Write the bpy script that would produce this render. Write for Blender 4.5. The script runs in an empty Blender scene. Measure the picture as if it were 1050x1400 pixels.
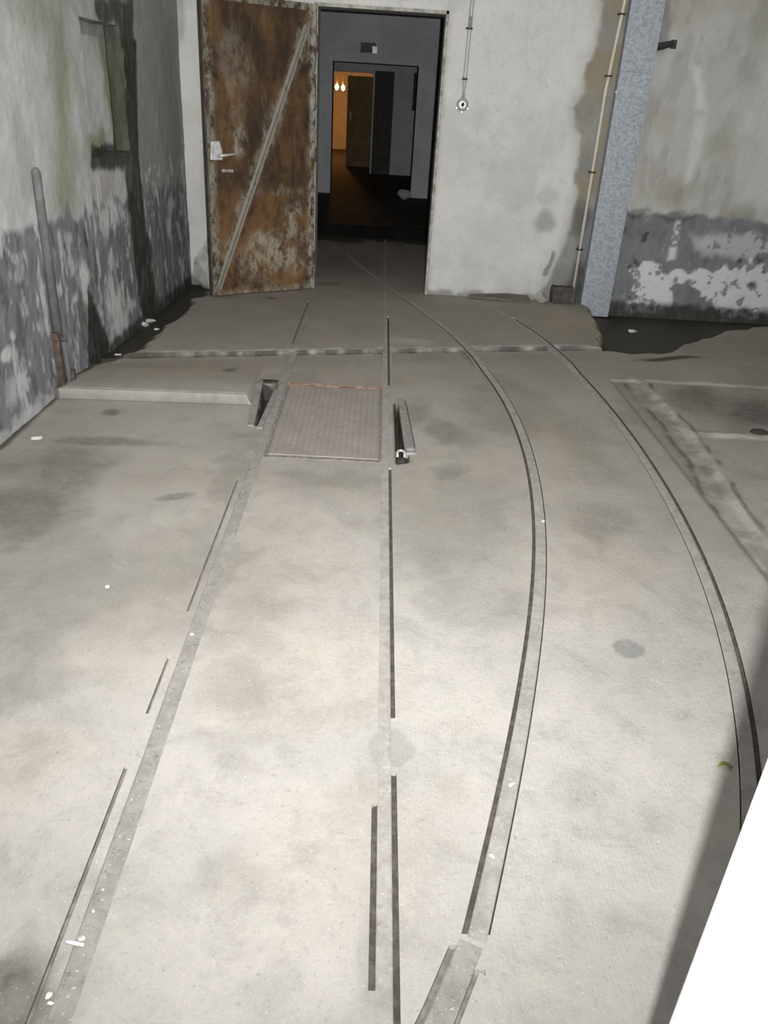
import bpy, bmesh, math, random
import numpy as np
from mathutils import Vector, Matrix

random.seed(7)
SC = bpy.context.scene
COL = SC.collection

# ------------------------------------------------------------------ camera
CAM_H = 1.53
F_PX = 1094.0


def camera_basis():
    nad = np.array([(395. - 525) / F_PX, -(2790. - 700) / F_PX, -1.]); nad /= np.linalg.norm(nad)
    up = -nad
    fw = np.array([(527. - 525) / F_PX, -(127. - 700) / F_PX, -1.]); fw -= up * fw.dot(up); fw /= np.linalg.norm(fw)
    return np.array([np.cross(fw, up), fw, up])


CM = camera_basis()


def ray(x, y):
    return CM @ np.array([(x - 525) / F_PX, -(y - 700) / F_PX, -1.])


def G(x, y, z=0.0):
    """surveyed point on the floor"""
    r = ray(x, y); t = (z - CAM_H) / r[2]
    return (r[0] * t, r[1] * t)


def B(x, y, Y=7.06):
    """surveyed point on a wall across the room -> (X, Z)"""
    r = ray(x, y); t = Y / r[1]
    return (r[0] * t, CAM_H + r[2] * t)


LW0, LWS = -1.652, 0.028          # left wall: X = LW0 + LWS*(Y-4.925)


def L(x, y):
    """surveyed point on the left wall -> (Y, Z)"""
    r = ray(x, y); t = (LW0 - LWS * 4.925) / (r[0] - LWS * r[1])
    return (r[1] * t, CAM_H + r[2] * t)


def lx(Y):
    return LW0 + LWS * (Y - 4.925)


# ------------------------------------------------------------------ noise
_tab = np.random.RandomState(11).rand(8, 256, 256)


def vnoise(u, v, k=0):
    u = np.asarray(u, float); v = np.asarray(v, float)
    iu = np.floor(u).astype(int); iv = np.floor(v).astype(int)
    fu = u - iu; fv = v - iv
    fu = fu * fu * (3 - 2 * fu); fv = fv * fv * (3 - 2 * fv)
    T = _tab[k % 8]; a = iu & 255; b = (iu + 1) & 255; c = iv & 255; d = (iv + 1) & 255
    return (T[a, c] * (1 - fu) + T[b, c] * fu) * (1 - fv) + (T[a, d] * (1 - fu) + T[b, d] * fu) * fv


def fbm(u, v, s=1.0, o=4, k=0):
    r = 0; amp = 1; tot = 0
    for i in range(o):
        r = r + amp * vnoise(u * s + 17.3 * i + 3.1 * k, v * s + 9.7 * i, k + i); tot += amp
        amp *= .5; s *= 2.03
    return r / tot


def sst(a, b, x):
    t = np.clip((x - a) / (b - a), 0, 1)
    return t * t * (3 - 2 * t)


def sdf(u, v, poly):
    """signed distance to a polygon, negative inside"""
    P = np.array(poly, float); n = len(P)
    d = np.full(u.shape, 1e9); ins = np.zeros(u.shape, bool)
    for i in range(n):
        ax, ay = P[i]; bx, by = P[(i + 1) % n]
        ex, ey = bx - ax, by - ay
        t = np.clip(((u - ax) * ex + (v - ay) * ey) / (ex * ex + ey * ey + 1e-12), 0, 1)
        d = np.minimum(d, (u - ax - t * ex) ** 2 + (v - ay - t * ey) ** 2)
        if abs(ey) > 1e-9:
            c = ((ay > v) != (by > v)) & (u < ex * (v - ay) / ey + ax)
            ins ^= c
    d = np.sqrt(d)
    return np.where(ins, -d, d)


def pmask(u, v, poly, soft=.03, rough=.03, ns=12, k=0, grow=0.):
    d = sdf(u, v, poly) + (fbm(u, v, ns, 4, k) - .5) * 2 * rough
    return 1 - sst(-soft, soft, d - grow)


def blob(u, v, c, ru, rv, rot=0, rough=.5, ns=6, k=0):
    du = u - c[0]; dv = v - c[1]; cs, sn = math.cos(rot), math.sin(rot)
    a = (du * cs + dv * sn) / ru; b = (-du * sn + dv * cs) / rv
    r = np.sqrt(a * a + b * b) + (fbm(u, v, ns, 4, k) - .5) * 2 * rough
    return 1 - sst(.35, 1.1, r)


# ------------------------------------------------------------------ materials
def srgb(r, g, b):
    return tuple(((c / 255) / 12.92 if c / 255 < .04045 else ((c / 255 + .055) / 1.055) ** 2.4) for c in (r, g, b)) + (1,)


class NT:
    def __init__(s, name):
        s.m = bpy.data.materials.new(name); s.m.use_nodes = True
        s.t = s.m.node_tree; s.t.nodes.clear()
        s.out = s.t.nodes.new('ShaderNodeOutputMaterial')
        s.b = s.t.nodes.new('ShaderNodeBsdfPrincipled')
        s.t.links.new(s.b.outputs[0], s.out.inputs[0])
        s.tc = s.t.nodes.new('ShaderNodeTexCoord')

    def link(s, a, b):
        s.t.links.new(a, b)

    def put(s, v, sock):
        if isinstance(v, bpy.types.NodeSocket): s.link(v, sock)
        else: sock.default_value = v

    def noise(s, scale, detail=4, rough=.6, dist=0, stretch=None):
        n = s.t.nodes.new('ShaderNodeTexNoise')
        n.inputs['Scale'].default_value = scale; n.inputs['Detail'].default_value = detail
        n.inputs['Roughness'].default_value = rough; n.inputs['Distortion'].default_value = dist
        if stretch:
            mp = s.t.nodes.new('ShaderNodeMapping'); mp.inputs['Scale'].default_value = stretch
            s.link(s.tc.outputs['Object'], mp.inputs['Vector']); s.link(mp.outputs[0], n.inputs['Vector'])
        else:
            s.link(s.tc.outputs['Object'], n.inputs['Vector'])
        return n.outputs['Fac']

    def voro(s, scale, feature='F1', out='Distance'):
        n = s.t.nodes.new('ShaderNodeTexVoronoi'); n.feature = feature
        n.inputs['Scale'].default_value = scale
        s.link(s.tc.outputs['Object'], n.inputs['Vector'])
        return n.outputs[out]

    def attr(s, name):
        n = s.t.nodes.new('ShaderNodeAttribute'); n.attribute_name = name
        return n.outputs['Fac']

    def ramp(s, f, a, b, lo=0., hi=1.):
        n = s.t.nodes.new('ShaderNodeMapRange'); n.interpolation_type = 'SMOOTHSTEP'
        s.put(f, n.inputs[0]); n.inputs[1].default_value = a; n.inputs[2].default_value = b
        n.inputs[3].default_value = lo; n.inputs[4].default_value = hi
        return n.outputs[0]

    def math(s, op, a, b=0.):
        n = s.t.nodes.new('ShaderNodeMath'); n.operation = op
        s.put(a, n.inputs[0]); s.put(b, n.inputs[1])
        return n.outputs[0]

    def mix(s, f, a, b, mode='MIX'):
        n = s.t.nodes.new('ShaderNodeMix'); n.data_type = 'RGBA'; n.blend_type = mode
        s.put(f, n.inputs[0]); s.put(a, n.inputs[6]); s.put(b, n.inputs[7])
        return n.outputs[2]

    def bump(s, h, strength=.3, dist=.01):
        n = s.t.nodes.new('ShaderNodeBump'); n.inputs['Strength'].default_value = strength
        n.inputs['Distance'].default_value = dist
        s.link(h, n.inputs['Height']); s.link(n.outputs[0], s.b.inputs['Normal'])

    def done(s, color, rough=.85, metal=0., spec=.3):
        s.put(color, s.b.inputs['Base Color']); s.put(rough, s.b.inputs['Roughness'])
        s.put(metal, s.b.inputs['Metallic']); s.b.inputs['Specular IOR Level'].default_value = spec
        return s.m


def mat_floor():
    n = NT('worn_concrete_floor')
    c = n.mix(n.ramp(n.noise(1.1, 5, .6), .35, .66), (.455, .427, .39, 1), (.365, .346, .322, 1))
    c = n.mix(n.ramp(n.noise(3.4, 6, .65, .3), .52, .72, 0, .55), c, (.47, .44, .38, 1))
    c = n.mix(n.ramp(n.noise(2.2, 6, .7, .4), .54, .74, 0, .4), c, (.27, .262, .245, 1))
    c = n.mix(n.ramp(n.noise(5.5, 6, .75, .8), .5, .68, 0, .35), c, (.24, .228, .205, 1))
    c = n.mix(n.ramp(n.noise(30, 6, .75, .4), .55, .7, 0, .3), c, (.25, .24, .22, 1))
    c = n.mix(n.attr('warm'), c, (.43, .36, .265, 1))
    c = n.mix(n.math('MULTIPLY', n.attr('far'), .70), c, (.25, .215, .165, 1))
    sn = n.ramp(n.noise(14, 6, .7), .25, .7, .55, 1.)
    c = n.mix(n.math('MULTIPLY', n.attr('stain'), sn), c, (.10, .095, .078, 1))
    c = n.mix(n.attr('patch'), c, (.235, .23, .215, 1))
    c = n.mix(n.attr('pale'), c, (.52, .50, .45, 1))
    c = n.mix(n.ramp(n.noise(5.5, 10, .82, .3), .42, .66, 0, .34), c, (.235, .225, .20, 1))
    c = n.mix(n.ramp(n.noise(12, 8, .8, .6), .58, .70, 0, .35), c, (.50, .475, .425, 1))
    c = n.mix(n.ramp(n.noise(26, 5, .75, .2), .66, .73, 0, .5), c, (.15, .142, .125, 1))
    c = n.mix(n.ramp(n.noise(70, 4, .7), .58, .72, 0, .5), c, (.20, .19, .17, 1))
    c = n.mix(n.ramp(n.noise(150, 2, .6), .64, .72, 0, .6), c, (.60, .58, .53, 1))
    c = n.mix(n.ramp(n.noise(19, 5, .75, .5), .64, .72, 0, .45), c, (.17, .165, .15, 1))
    c = n.mix(n.attr('dirt_shade'), c, (.045, .04, .034, 1))
    wet = n.attr('wet')
    c = n.mix(wet, c, (.030, .027, .019, 1))
    w = n.t.nodes.new('ShaderNodeTexWave'); w.inputs['Scale'].default_value = 28; w.inputs['Distortion'].default_value = 1.5
    w.bands_direction = 'X'; n.link(n.tc.outputs['Object'], w.inputs['Vector'])
    h = n.math('ADD', n.noise(60, 6, .7), n.math('MULTIPLY', w.outputs['Fac'], .06))
    n.bump(h, .5, .007)
    return n.done(c, n.ramp(wet, 0, 1, .9, .55), 0, .25)


def mat_plaster(name, base, alt, dado, peel, dark=(.03, .032, .024, 1), bumps=.3):
    n = NT(name)
    c = n.mix(n.ramp(n.noise(1.6, 6, .65, .3), .35, .7), base, alt)
    c = n.mix(n.ramp(n.noise(2.2, 6, .7, .2, (5, 5, .7)), .52, .78, 0, .3), c, tuple(v * .62 for v in alt[:3]) + (1,))
    c = n.mix(n.attr('moss'), c, (.20, .20, .085, 1))
    dm = n.mix(n.ramp(n.noise(7, 6, .7, .4, (1.4, 1.4, .7)), .35, .7), dado, tuple(v * .7 for v in dado[:3]) + (1,))
    c = n.mix(n.attr('grime'), c, (.23, .225, .20, 1))
    c = n.mix(n.attr('ochre'), c, (.27, .225, .135, 1))
    c = n.mix(n.attr('dado'), c, dm)
    c = n.mix(n.attr('peel'), c, peel)
    c = n.mix(n.ramp(n.noise(9, 7, .75, .4), .5, .7, 0, .22), c, (.25, .25, .23, 1))
    c = n.mix(n.ramp(n.noise(11, 7, .75, .4, (1.3, 1.3, .6)), .56, .74, 0, .3), c, (.66, .66, .63, 1))
    c = n.mix(n.ramp(n.noise(60, 5, .75), .56, .72, 0, .4), c, (.20, .20, .18, 1))
    wet = n.math('MULTIPLY', n.attr('wet'), n.ramp(n.noise(16, 5, .7, .3, (1, 1, .35)), .25, .6, .75, 1))
    c = n.mix(wet, c, dark)
    n.bump(n.noise(30, 7, .7), bumps, .008)
    return n.done(c, n.ramp(wet, 0, 1, .92, .55), 0, .2)


def mat_simple(name, a, b, scale=20, rough=.7, metal=0., spec=.3, bump=.2, lo=.4, hi=.65, stretch=None):
    n = NT(name)
    f = n.noise(scale, 6, .7, .2, stretch)
    n.bump(n.noise(scale * 3, 4, .7), bump, .004)
    return n.done(n.mix(n.ramp(f, lo, hi), a, b), rough, metal, spec)


def mat_rust(pale=False):
    n = NT('flaking_paint_on_rust' if pale else 'rusted_painted_steel')
    c = n.mix(n.ramp(n.noise(4.5, 7, .7, .5, (1.6, 1.6, .8)), .38, .62), (.036, .023, .014, 1), (.078, .045, .021, 1))
    og = n.math('MULTIPLY', n.attr('orange'), n.ramp(n.noise(6, 7, .75, .4, (1.5, 1.5, .8)), .34, .60))
    c = n.mix(og, c, (.185, .098, .036, 1))
    c = n.mix(n.ramp(n.noise(3.2, 5, .7, .4), .54, .70, 0, .7), c, (.030, .019, .015, 1))
    c = n.mix(n.ramp(n.noise(6, 7, .7, .3, (3.5, 3.5, .5)), .56, .72, 0, .35), c, (.19, .14, .075, 1))
    pm = n.math('MULTIPLY', n.attr('paint'), n.ramp(n.noise(13, 7, .75, .3, (1.5, 1.5, .8)), .28 if pale else .40, .48 if pale else .62))
    c = n.mix(pm, c, (.35, .34, .285, 1) if pale else (.31, .30, .24, 1))
    n.bump(n.noise(40, 6, .7), .5, .004)
    return n.done(c, .82, 0, .25)


def mat_galv():
    n = NT('galvanised_steel')
    v = n.voro(62, 'F1', 'Color')
    sp = n.t.nodes.new('ShaderNodeSeparateColor'); n.link(v, sp.inputs[0])
    c = n.mix(n.ramp(sp.outputs[0], 0, 1), (.28, .305, .335, 1), (.40, .43, .465, 1))
    c = n.mix(n.ramp(n.noise(9, 5, .7), .5, .7, 0, .5), c, (.40, .43, .47, 1))
    c = n.mix(n.ramp(n.noise(60, 3, .6), .62, .7, 0, .6), c, (.62, .64, .66, 1))
    return n.done(c, .55, .25, .4)


def mat_emit(name, col, s):
    n = NT(name)
    n.b.inputs['Emission Color'].default_value = col; n.b.inputs['Emission Strength'].default_value = s
    return n.done(col, .5)


M = {}
M['floor'] = mat_floor()
M['back'] = mat_plaster('whitewashed_plaster', (.615, .61, .575, 1), (.545, .54, .515, 1), (.21, .215, .215, 1), (.68, .675, .67, 1))
M['left'] = mat_plaster('damp_grey_plaster', (.49, .492, .475, 1), (.405, .41, .405, 1), (.20, .206, .214, 1), (.52, .525, .515, 1))
M['corr'] = mat_plaster('corridor_plaster', (.52, .53, .53, 1), (.42, .43, .435, 1), (.2, .2, .2, 1), (.5, .5, .5, 1))
M['ceil'] = mat_simple('ceiling_concrete', (.72, .72, .72, 1), (.64, .64, .64, 1), 4)
M['pillar'] = mat_simple('white_wall_paint', (.86, .86, .85, 1), (.80, .80, .79, 1), 8, .8)


def mat_rail(name, a, b, pits, specks):
    n = NT(name)
    c = n.mix(n.ramp(n.noise(17, 7, .75, .4), .36, .66), a, b)
    c = n.mix(n.ramp(n.noise(55, 6, .75, .3), .54, .68, 0, pits), c, (.10, .092, .082, 1))
    c = n.mix(n.ramp(n.noise(90, 3, .7), .63, .70, 0, specks), c, (.62, .60, .56, 1))
    c = n.mix(n.ramp(n.noise(4, 4, .6), .5, .7, 0, .35), c, (.40, .375, .33, 1))
    n.bump(n.noise(80, 5, .75), .6, .004)
    return n.done(c, .8, 0, .25)


M['rail'] = mat_rail('dusty_rail_steel', (.275, .258, .235, 1), (.37, .352, .322, 1), .45, .6)
M['railpale'] = mat_rail('concrete_caked_rail_steel', (.235, .222, .203, 1), (.315, .298, .272, 1), .65, .8)
M['groove'] = mat_simple('dirt_packed_groove', (.075, .065, .056, 1), (.13, .115, .10, 1), 40, .95, 0, .1, .4)
M['groovepale'] = mat_simple('dust_packed_groove', (.17, .155, .14, 1), (.27, .25, .225, 1), 30, .95, 0, .1, .4)
M['rust'] = mat_rust()
M['brace'] = mat_rust(True)
M['rustdark'] = mat_simple('dark_rusted_edge', (.055, .052, .045, 1), (.12, .10, .075, 1), 18, .8)
M['frame'] = mat_simple('old_frame_steel', (.42, .41, .36, 1), (.20, .19, .16, 1), 14, .7)
M['galv'] = mat_galv()
M['plate'] = mat_simple('dusty_chequer_steel', (.30, .265, .235, 1), (.255, .225, .195, 1), 7, .8, .1, .3, .2)
M['redrust'] = mat_simple('red_rust_flakes', (.26, .13, .085, 1), (.40, .33, .25, 1), 24, .9, 0, .1, .5)
M['steel'] = mat_simple('worn_steel', (.34, .325, .305, 1), (.24, .225, .205, 1), 20, .6, .3, .4)
M['bright'] = mat_simple('bright_scraped_steel', (.66, .66, .65, 1), (.45, .45, .44, 1), 30, .45, .4, .5)
M['dark'] = mat_simple('black_iron', (.03, .028, .025, 1), (.06, .055, .048, 1), 20, .8)
M['pipegrey'] = mat_simple('grey_painted_conduit', (.105, .105, .103, 1), (.155, .155, .155, 1), 12, .75)
M['rustpipe'] = mat_simple('rusty_iron', (.06, .042, .035, 1), (.13, .095, .075, 1), 18, .85)
M['pvc'] = mat_simple('cream_plastic_pipe', (.62, .58, .48, 1), (.54, .50, .42, 1), 10, .5)
M['cable'] = mat_simple('grey_cable', (.36, .36, .35, 1), (.27, .27, .27, 1), 10, .6)
M['paper'] = mat_simple('white_paper', (.82, .82, .80, 1), (.74, .74, .72, 1), 40, .9)
M['stone'] = mat_simple('broken_plaster', (.42, .41, .38, 1), (.30, .29, .265, 1), 14, .95, 0, .1, .7)
M['pebble'] = mat_simple('pale_rubble', (.55, .54, .50, 1), (.42, .41, .38, 1), 40, .95, 0, .1, .6)
M['wood'] = mat_simple('wet_grey_wood', (.12, .105, .082, 1), (.19, .17, .135, 1), 8, .85, 0, .2, .3, .4, .65, (1, 8, 8))
M['darkstone'] = mat_simple('dark_damp_brick', (.06, .052, .042, 1), (.10, .085, .07, 1), 18, .85)
M['leaf'] = mat_simple('yellow_green_leaf', (.30, .30, .03, 1), (.10, .13, .02, 1), 60, .6)
M['darkdoor'] = mat_simple('dark_brown_door_paint', (.045, .042, .036, 1), (.07, .064, .05, 1), 6, .7)
M['bulb'] = mat_emit('lit_bulb_glass', (1, .72, .36, 1), 26)
M['orange'] = mat_simple('ochre_plaster', (.55, .42, .26, 1), (.45, .35, .22, 1), 4)

# ------------------------------------------------------------------ object helpers


def tag(o, label=None, cat=None, group=None, kind=None):
    if label: o['label'] = label
    if cat: o['category'] = cat
    if group: o['group'] = group
    if kind: o['kind'] = kind
    return o


def empty(name, loc, label, cat, rz=0., group=None):
    o = bpy.data.objects.new(name, None); COL.objects.link(o)
    o.empty_display_size = .1
    o.location = loc; o.rotation_euler = (0, 0, rz)
    return tag(o, label, cat, group)


def link_mesh(name, me, mat, parent=None, smooth=False):
    if isinstance(mat, (list, tuple)):
        for m in mat: me.materials.append(m)
    else: me.materials.append(mat)
    o = bpy.data.objects.new(name, me); COL.objects.link(o)
    if smooth:
        for p in me.polygons: p.use_smooth = True
    if parent: o.parent = parent
    return o


def build(name, bm, mat, parent=None, smooth=False, bevel=0., loc=None):
    bmesh.ops.recalc_face_normals(bm, faces=bm.faces[:])
    if bevel:
        bmesh.ops.bevel(bm, geom=[e for e in bm.edges if len(e.link_faces) == 2 and e.calc_face_angle(0) > .6],
                        offset=bevel, segments=2, affect='EDGES', profile=.5)
    me = bpy.data.meshes.new(name); bm.to_mesh(me); bm.free()
    o = link_mesh(name, me, mat, parent, smooth)
    if loc: o.location = loc
    return o


def box(bm, a, b, mtx=None):
    vs = [bm.verts.new((x, y, z)) for x in (a[0], b[0]) for y in (a[1], b[1]) for z in (a[2], b[2])]
    for f in ((0, 1, 3, 2), (4, 6, 7, 5), (0, 4, 5, 1), (2, 3, 7, 6), (0, 2, 6, 4), (1, 5, 7, 3)):
        bm.faces.new([vs[i] for i in f])
    if mtx:
        for v in vs: v.co = mtx @ v.co
    return vs


def prism(bm, poly, z0, z1):
    a = [bm.verts.new((p[0], p[1], z0)) for p in poly]; b = [bm.verts.new((p[0], p[1], z1)) for p in poly]
    n = len(poly)
    bm.faces.new(a[::-1]); bm.faces.new(b)
    for i in range(n): bm.faces.new((a[i], a[(i + 1) % n], b[(i + 1) % n], b[i]))


def tube(bm, pts, r, n=10, caps=True):
    pts = [Vector(p) for p in pts]; rings = []
    rr = r if isinstance(r, (list, tuple)) else [r] * len(pts)
    for i, p in enumerate(pts):
        d = (pts[min(i + 1, len(pts) - 1)] - pts[max(i - 1, 0)]).normalized()
        s = d.cross(Vector((.31, .17, .93)) if abs(d.z) < .9 else Vector((1, 0, 0))).normalized(); t = d.cross(s)
        rings.append([bm.verts.new(p + (s * math.cos(2 * math.pi * k / n) + t * math.sin(2 * math.pi * k / n)) * rr[i]) for k in range(n)])
    for a, b in zip(rings, rings[1:]):
        for k in range(n): bm.faces.new((a[k], a[(k + 1) % n], b[(k + 1) % n], b[k]))
    if caps: bm.faces.new(rings[0][::-1]); bm.faces.new(rings[-1])


def lathe(bm, prof, n=24, mtx=None):
    rings = []
    for r, z in prof:
        rings.append([bm.verts.new((r * math.cos(2 * math.pi * k / n), r * math.sin(2 * math.pi * k / n), z)) for k in range(n)])
    for a, b in zip(rings, rings[1:]):
        for k in range(n): bm.faces.new((a[k], a[(k + 1) % n], b[(k + 1) % n], b[k]))
    bm.faces.new(rings[0][::-1]); bm.faces.new(rings[-1])
    if mtx:
        for rg in rings:
            for v in rg: v.co = mtx @ v.co


def rock(name, loc, size, mat, label, cat, group=None, seed=0, flat=.7, rz=0.):
    bm = bmesh.new(); bmesh.ops.create_icosphere(bm, subdivisions=3, radius=1)
    rn = random.Random(seed)
    dirs = [Vector((rn.uniform(-1, 1), rn.uniform(-1, 1), rn.uniform(-1, 1))).normalized() for _ in range(11)]
    lim = [rn.uniform(.40, .75) for _ in dirs]
    for v in bm.verts:
        for d, l in zip(dirs, lim):
            k = v.co.dot(d)
            if k > l: v.co -= d * (k - l)
        v.co = Vector((v.co.x * size[0], v.co.y * size[1], v.co.z * size[2]))
    mz = min(v.co.z for v in bm.verts)
    for v in bm.verts: v.co.z -= mz + size[2] * .12
    o = build(name, bm, mat, loc=loc); o.rotation_euler = (0, 0, rz)
    return tag(o, label, cat, group)


def grid(us, vs, to3, masks, keep=None):
    """dense surface: us, vs lines -> mesh with point masks. to3(u,v)->(x,y,z) arrays"""
    U, V = np.meshgrid(us, vs)
    x, y, z = to3(U, V)
    nu, nv = len(us), len(vs)
    idx = np.arange(nu * nv).reshape(nv, nu)
    q = np.stack([idx[:-1, :-1], idx[:-1, 1:], idx[1:, 1:], idx[1:, :-1]], -1)
    if keep is not None:
        cu = (U[:-1, :-1] + U[1:, 1:]) / 2; cv = (V[:-1, :-1] + V[1:, 1:]) / 2
        q = q[keep(cu, cv)]
    return np.stack([x, y, z], -1).reshape(-1, 3), q.reshape(-1, 4), masks


def mesh_np(name, co, quads, attrs, mat, flip=False):
    me = bpy.data.meshes.new(name)
    if flip: quads = quads[:, ::-1]
    me.vertices.add(len(co)); me.vertices.foreach_set('co', co.astype(np.float32).ravel())
    me.loops.add(quads.size); me.loops.foreach_set('vertex_index', quads.astype(np.int32).ravel())
    me.polygons.add(len(quads))
    me.polygons.foreach_set('loop_start', np.arange(0, quads.size, 4, dtype=np.int32))
    me.update(calc_edges=True); me.validate()
    me.polygons.foreach_set('use_smooth', np.zeros(len(me.polygons), dtype=bool))
    for k, a in attrs.items():
        at = me.attributes.new(k, 'FLOAT', 'POINT')
        at.data.foreach_set('value', np.clip(a, 0, 1).astype(np.float32).ravel())
    return link_mesh(name, me, mat)


def lines(a, b, step, extra=()):
    n = max(1, int(round((b - a) / step)))
    s = np.linspace(a, b, n + 1)
    if len(extra):
        s = np.array([v for v in s if min(abs(v - e) for e in extra) > step * .4])
        s = np.sort(np.concatenate([s, np.array(extra)]))
    return s


# ------------------------------------------------------------------ rail lines (surveyed)
def spline(pts, n=140, deg=4):
    P = np.array(pts); t = P[:, 1]
    c = np.polyfit(t, P[:, 0], deg)
    tt = np.linspace(t.min(), t.max(), n)
    return np.stack([np.polyval(c, tt), tt], -1)


MIDX, LEFTX = .083, -.514
inner_px = [(528, 392), (580, 430), (630, 470), (680, 530), (712, 600), (728, 680), (733, 780), (722, 900), (700, 1050), (665, 1180), (640, 1283)]
outer_px = [(640, 405), (690, 430), (745, 470), (800, 525), (860, 590), (910, 670), (950, 760), (990, 880), (1012, 960), (1034, 1040)]
INNER = spline([(-.33, 8.75), (-.1, 7.95)] + [G(*p) for p in inner_px][::1], 150, 5)
OUTER = spline([G(*p) for p in outer_px] + [(.98, 1.35), (.86, 1.1), (.72, .85)], 150, 4)
INNER2 = np.array([[.251, 1.045], [.183, .90], [.12, .78], [-.02, .55]])


def straight(x, y0, y1, n=60):
    return np.stack([np.full(n, x), np.linspace(y0, y1, n)], -1)


def rail_z(y):
    return .0012 + .011 * sst(4.9, 5.2, y) * (1 - sst(5.5, 6.8, y))


# ------------------------------------------------------------------ floor
def step_a(x): return 4.08 + .054 * (np.clip(x, -1.7, -.6) + 1.1)
def step_b(x): return 5.18 + .25 * (np.clip(x, -1.7, 1.6) + .2)


gut_px = [(818, 440), (1050, 446), (1075, 447), (1075, 452), (1050, 457), (985, 464), (940, 480), (905, 494), (862, 491), (820, 487), (816, 462)]
GUT = [G(*p, z=-.05) for p in gut_px] + []
GUT[0] = (GUT[0][0], 7.3); GUT[1] = (GUT[1][0], 7.3); GUT[2] = (GUT[2][0] + .6, 7.3); GUT[3] = (GUT[3][0] + .6, GUT[3][1])
LGUT = [G(*p, z=-.03) for p in [(118, 508), (150, 490), (178, 478), (198, 466), (222, 446), (238, 428), (252, 408), (290, 394)]] + [(-1.8, 7.2), (-1.8, 4.6)]
JOINT = [G(*p) for p in [(880, 520), (915, 556), (945, 590), (975, 628), (1000, 670), (1030, 712), (1050, 740), (1085, 800)]]
SLOT_L = [G(*p) for p in [(359, 526), (380, 526), (369, 550), (356, 581), (350, 581), (357, 552)]]
SLOT_R = [G(*p) for p in [(540, 552), (545, 552), (550, 582), (557, 632), (544, 634), (542, 600)]]


def joint_d(x, y):
    J = np.array(JOINT); d = np.full(x.shape, 9.); s = np.zeros(x.shape)
    for (ax, ay), (bx, by) in zip(J, J[1:]):
        ex, ey = bx - ax, by - ay
        t = np.clip(((x - ax) * ex + (y - ay) * ey) / (ex * ex + ey * ey), 0, 1)
        dd = np.hypot(x - ax - t * ex, y - ay - t * ey)
        s = np.where(dd < d, np.sign((x - ax) * -ey + (y - ay) * ex), s); d = np.minimum(d, dd)
    return d * -s      # + on the right-hand side when looking up the room


def lgut(x, y):
    """distance to the wet strip along the left wall"""
    lw = x - (LW0 + LWS * (y - 4.925))
    return lw - .21 * sst(4.62, 5.02, y) - .05 * sst(6.3, 6.8, y) + (fbm(x, y, 7, 4, 5) - .5) * .16 + .02


def floor_h(x, y, sharp=True):
    h = (fbm(x, y, 1.7, 3, 3) - .5) * .0022
    # slab with a raised front edge by the left wall
    ina = sst(-.645, -.665, x)
    h = h + ina * .055 * np.where(y > step_a(x), 1 - sst(.0, .75, y - step_a(x)), 0)
    # next slab, raised lip across the tracks
    inb = 1 - sst(1.45, 1.75, x)
    h = h + inb * np.where(y > step_b(x), .014 * (1 - .9 * sst(.3, 1.6, y - step_b(x))), -.012 * sst(-.35, 0, y - step_b(x)))
    # wet gutters
    dg = sdf(x, y, GUT) + (fbm(x, y, 7, 3, 2) - .5) * .10
    h = h - .10 * (1 - sst(-.06, .02, dg))
    h = h + .03 * sst(.0, .05, dg) * (1 - sst(.3, .75, dg)) * sst(1.9, 2.2, x) * sst(4.88, 4.90, y)
    h = h + .03 * np.exp(-((x - 1.72) / .25) ** 2 - ((y - 6.55) / .4) ** 2)
    dl = lgut(x, y)
    h = h - .03 * (1 - sst(-.05, .03, dl))
    # broken-up lower ground right of the joint
    jd = joint_d(x, y)
    low = sst(.0, .05, jd + (fbm(x, y, 9, 4, 2) - .5) * .03) * sst(1.5, 1.55, x) * (1 - sst(4.90, 4.915, y + (fbm(x, y, 8, 3, 1) - .5) * .05))
    h = h - low * (.012 + .008 * fbm(x, y, 6, 3, 6))
    h = h + .008 * (1 - sst(.0, .05, np.abs(y - 4.02 + (fbm(x, y, 6, 3, 4) - .5) * .1))) * sst(1.7, 1.8, x)
    # open slots beside the hatch
    for s in (SLOT_L, SLOT_R):
        h = h - .09 * (1 - sst(-.008, .006, sdf(x, y, s)))
    return h


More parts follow.
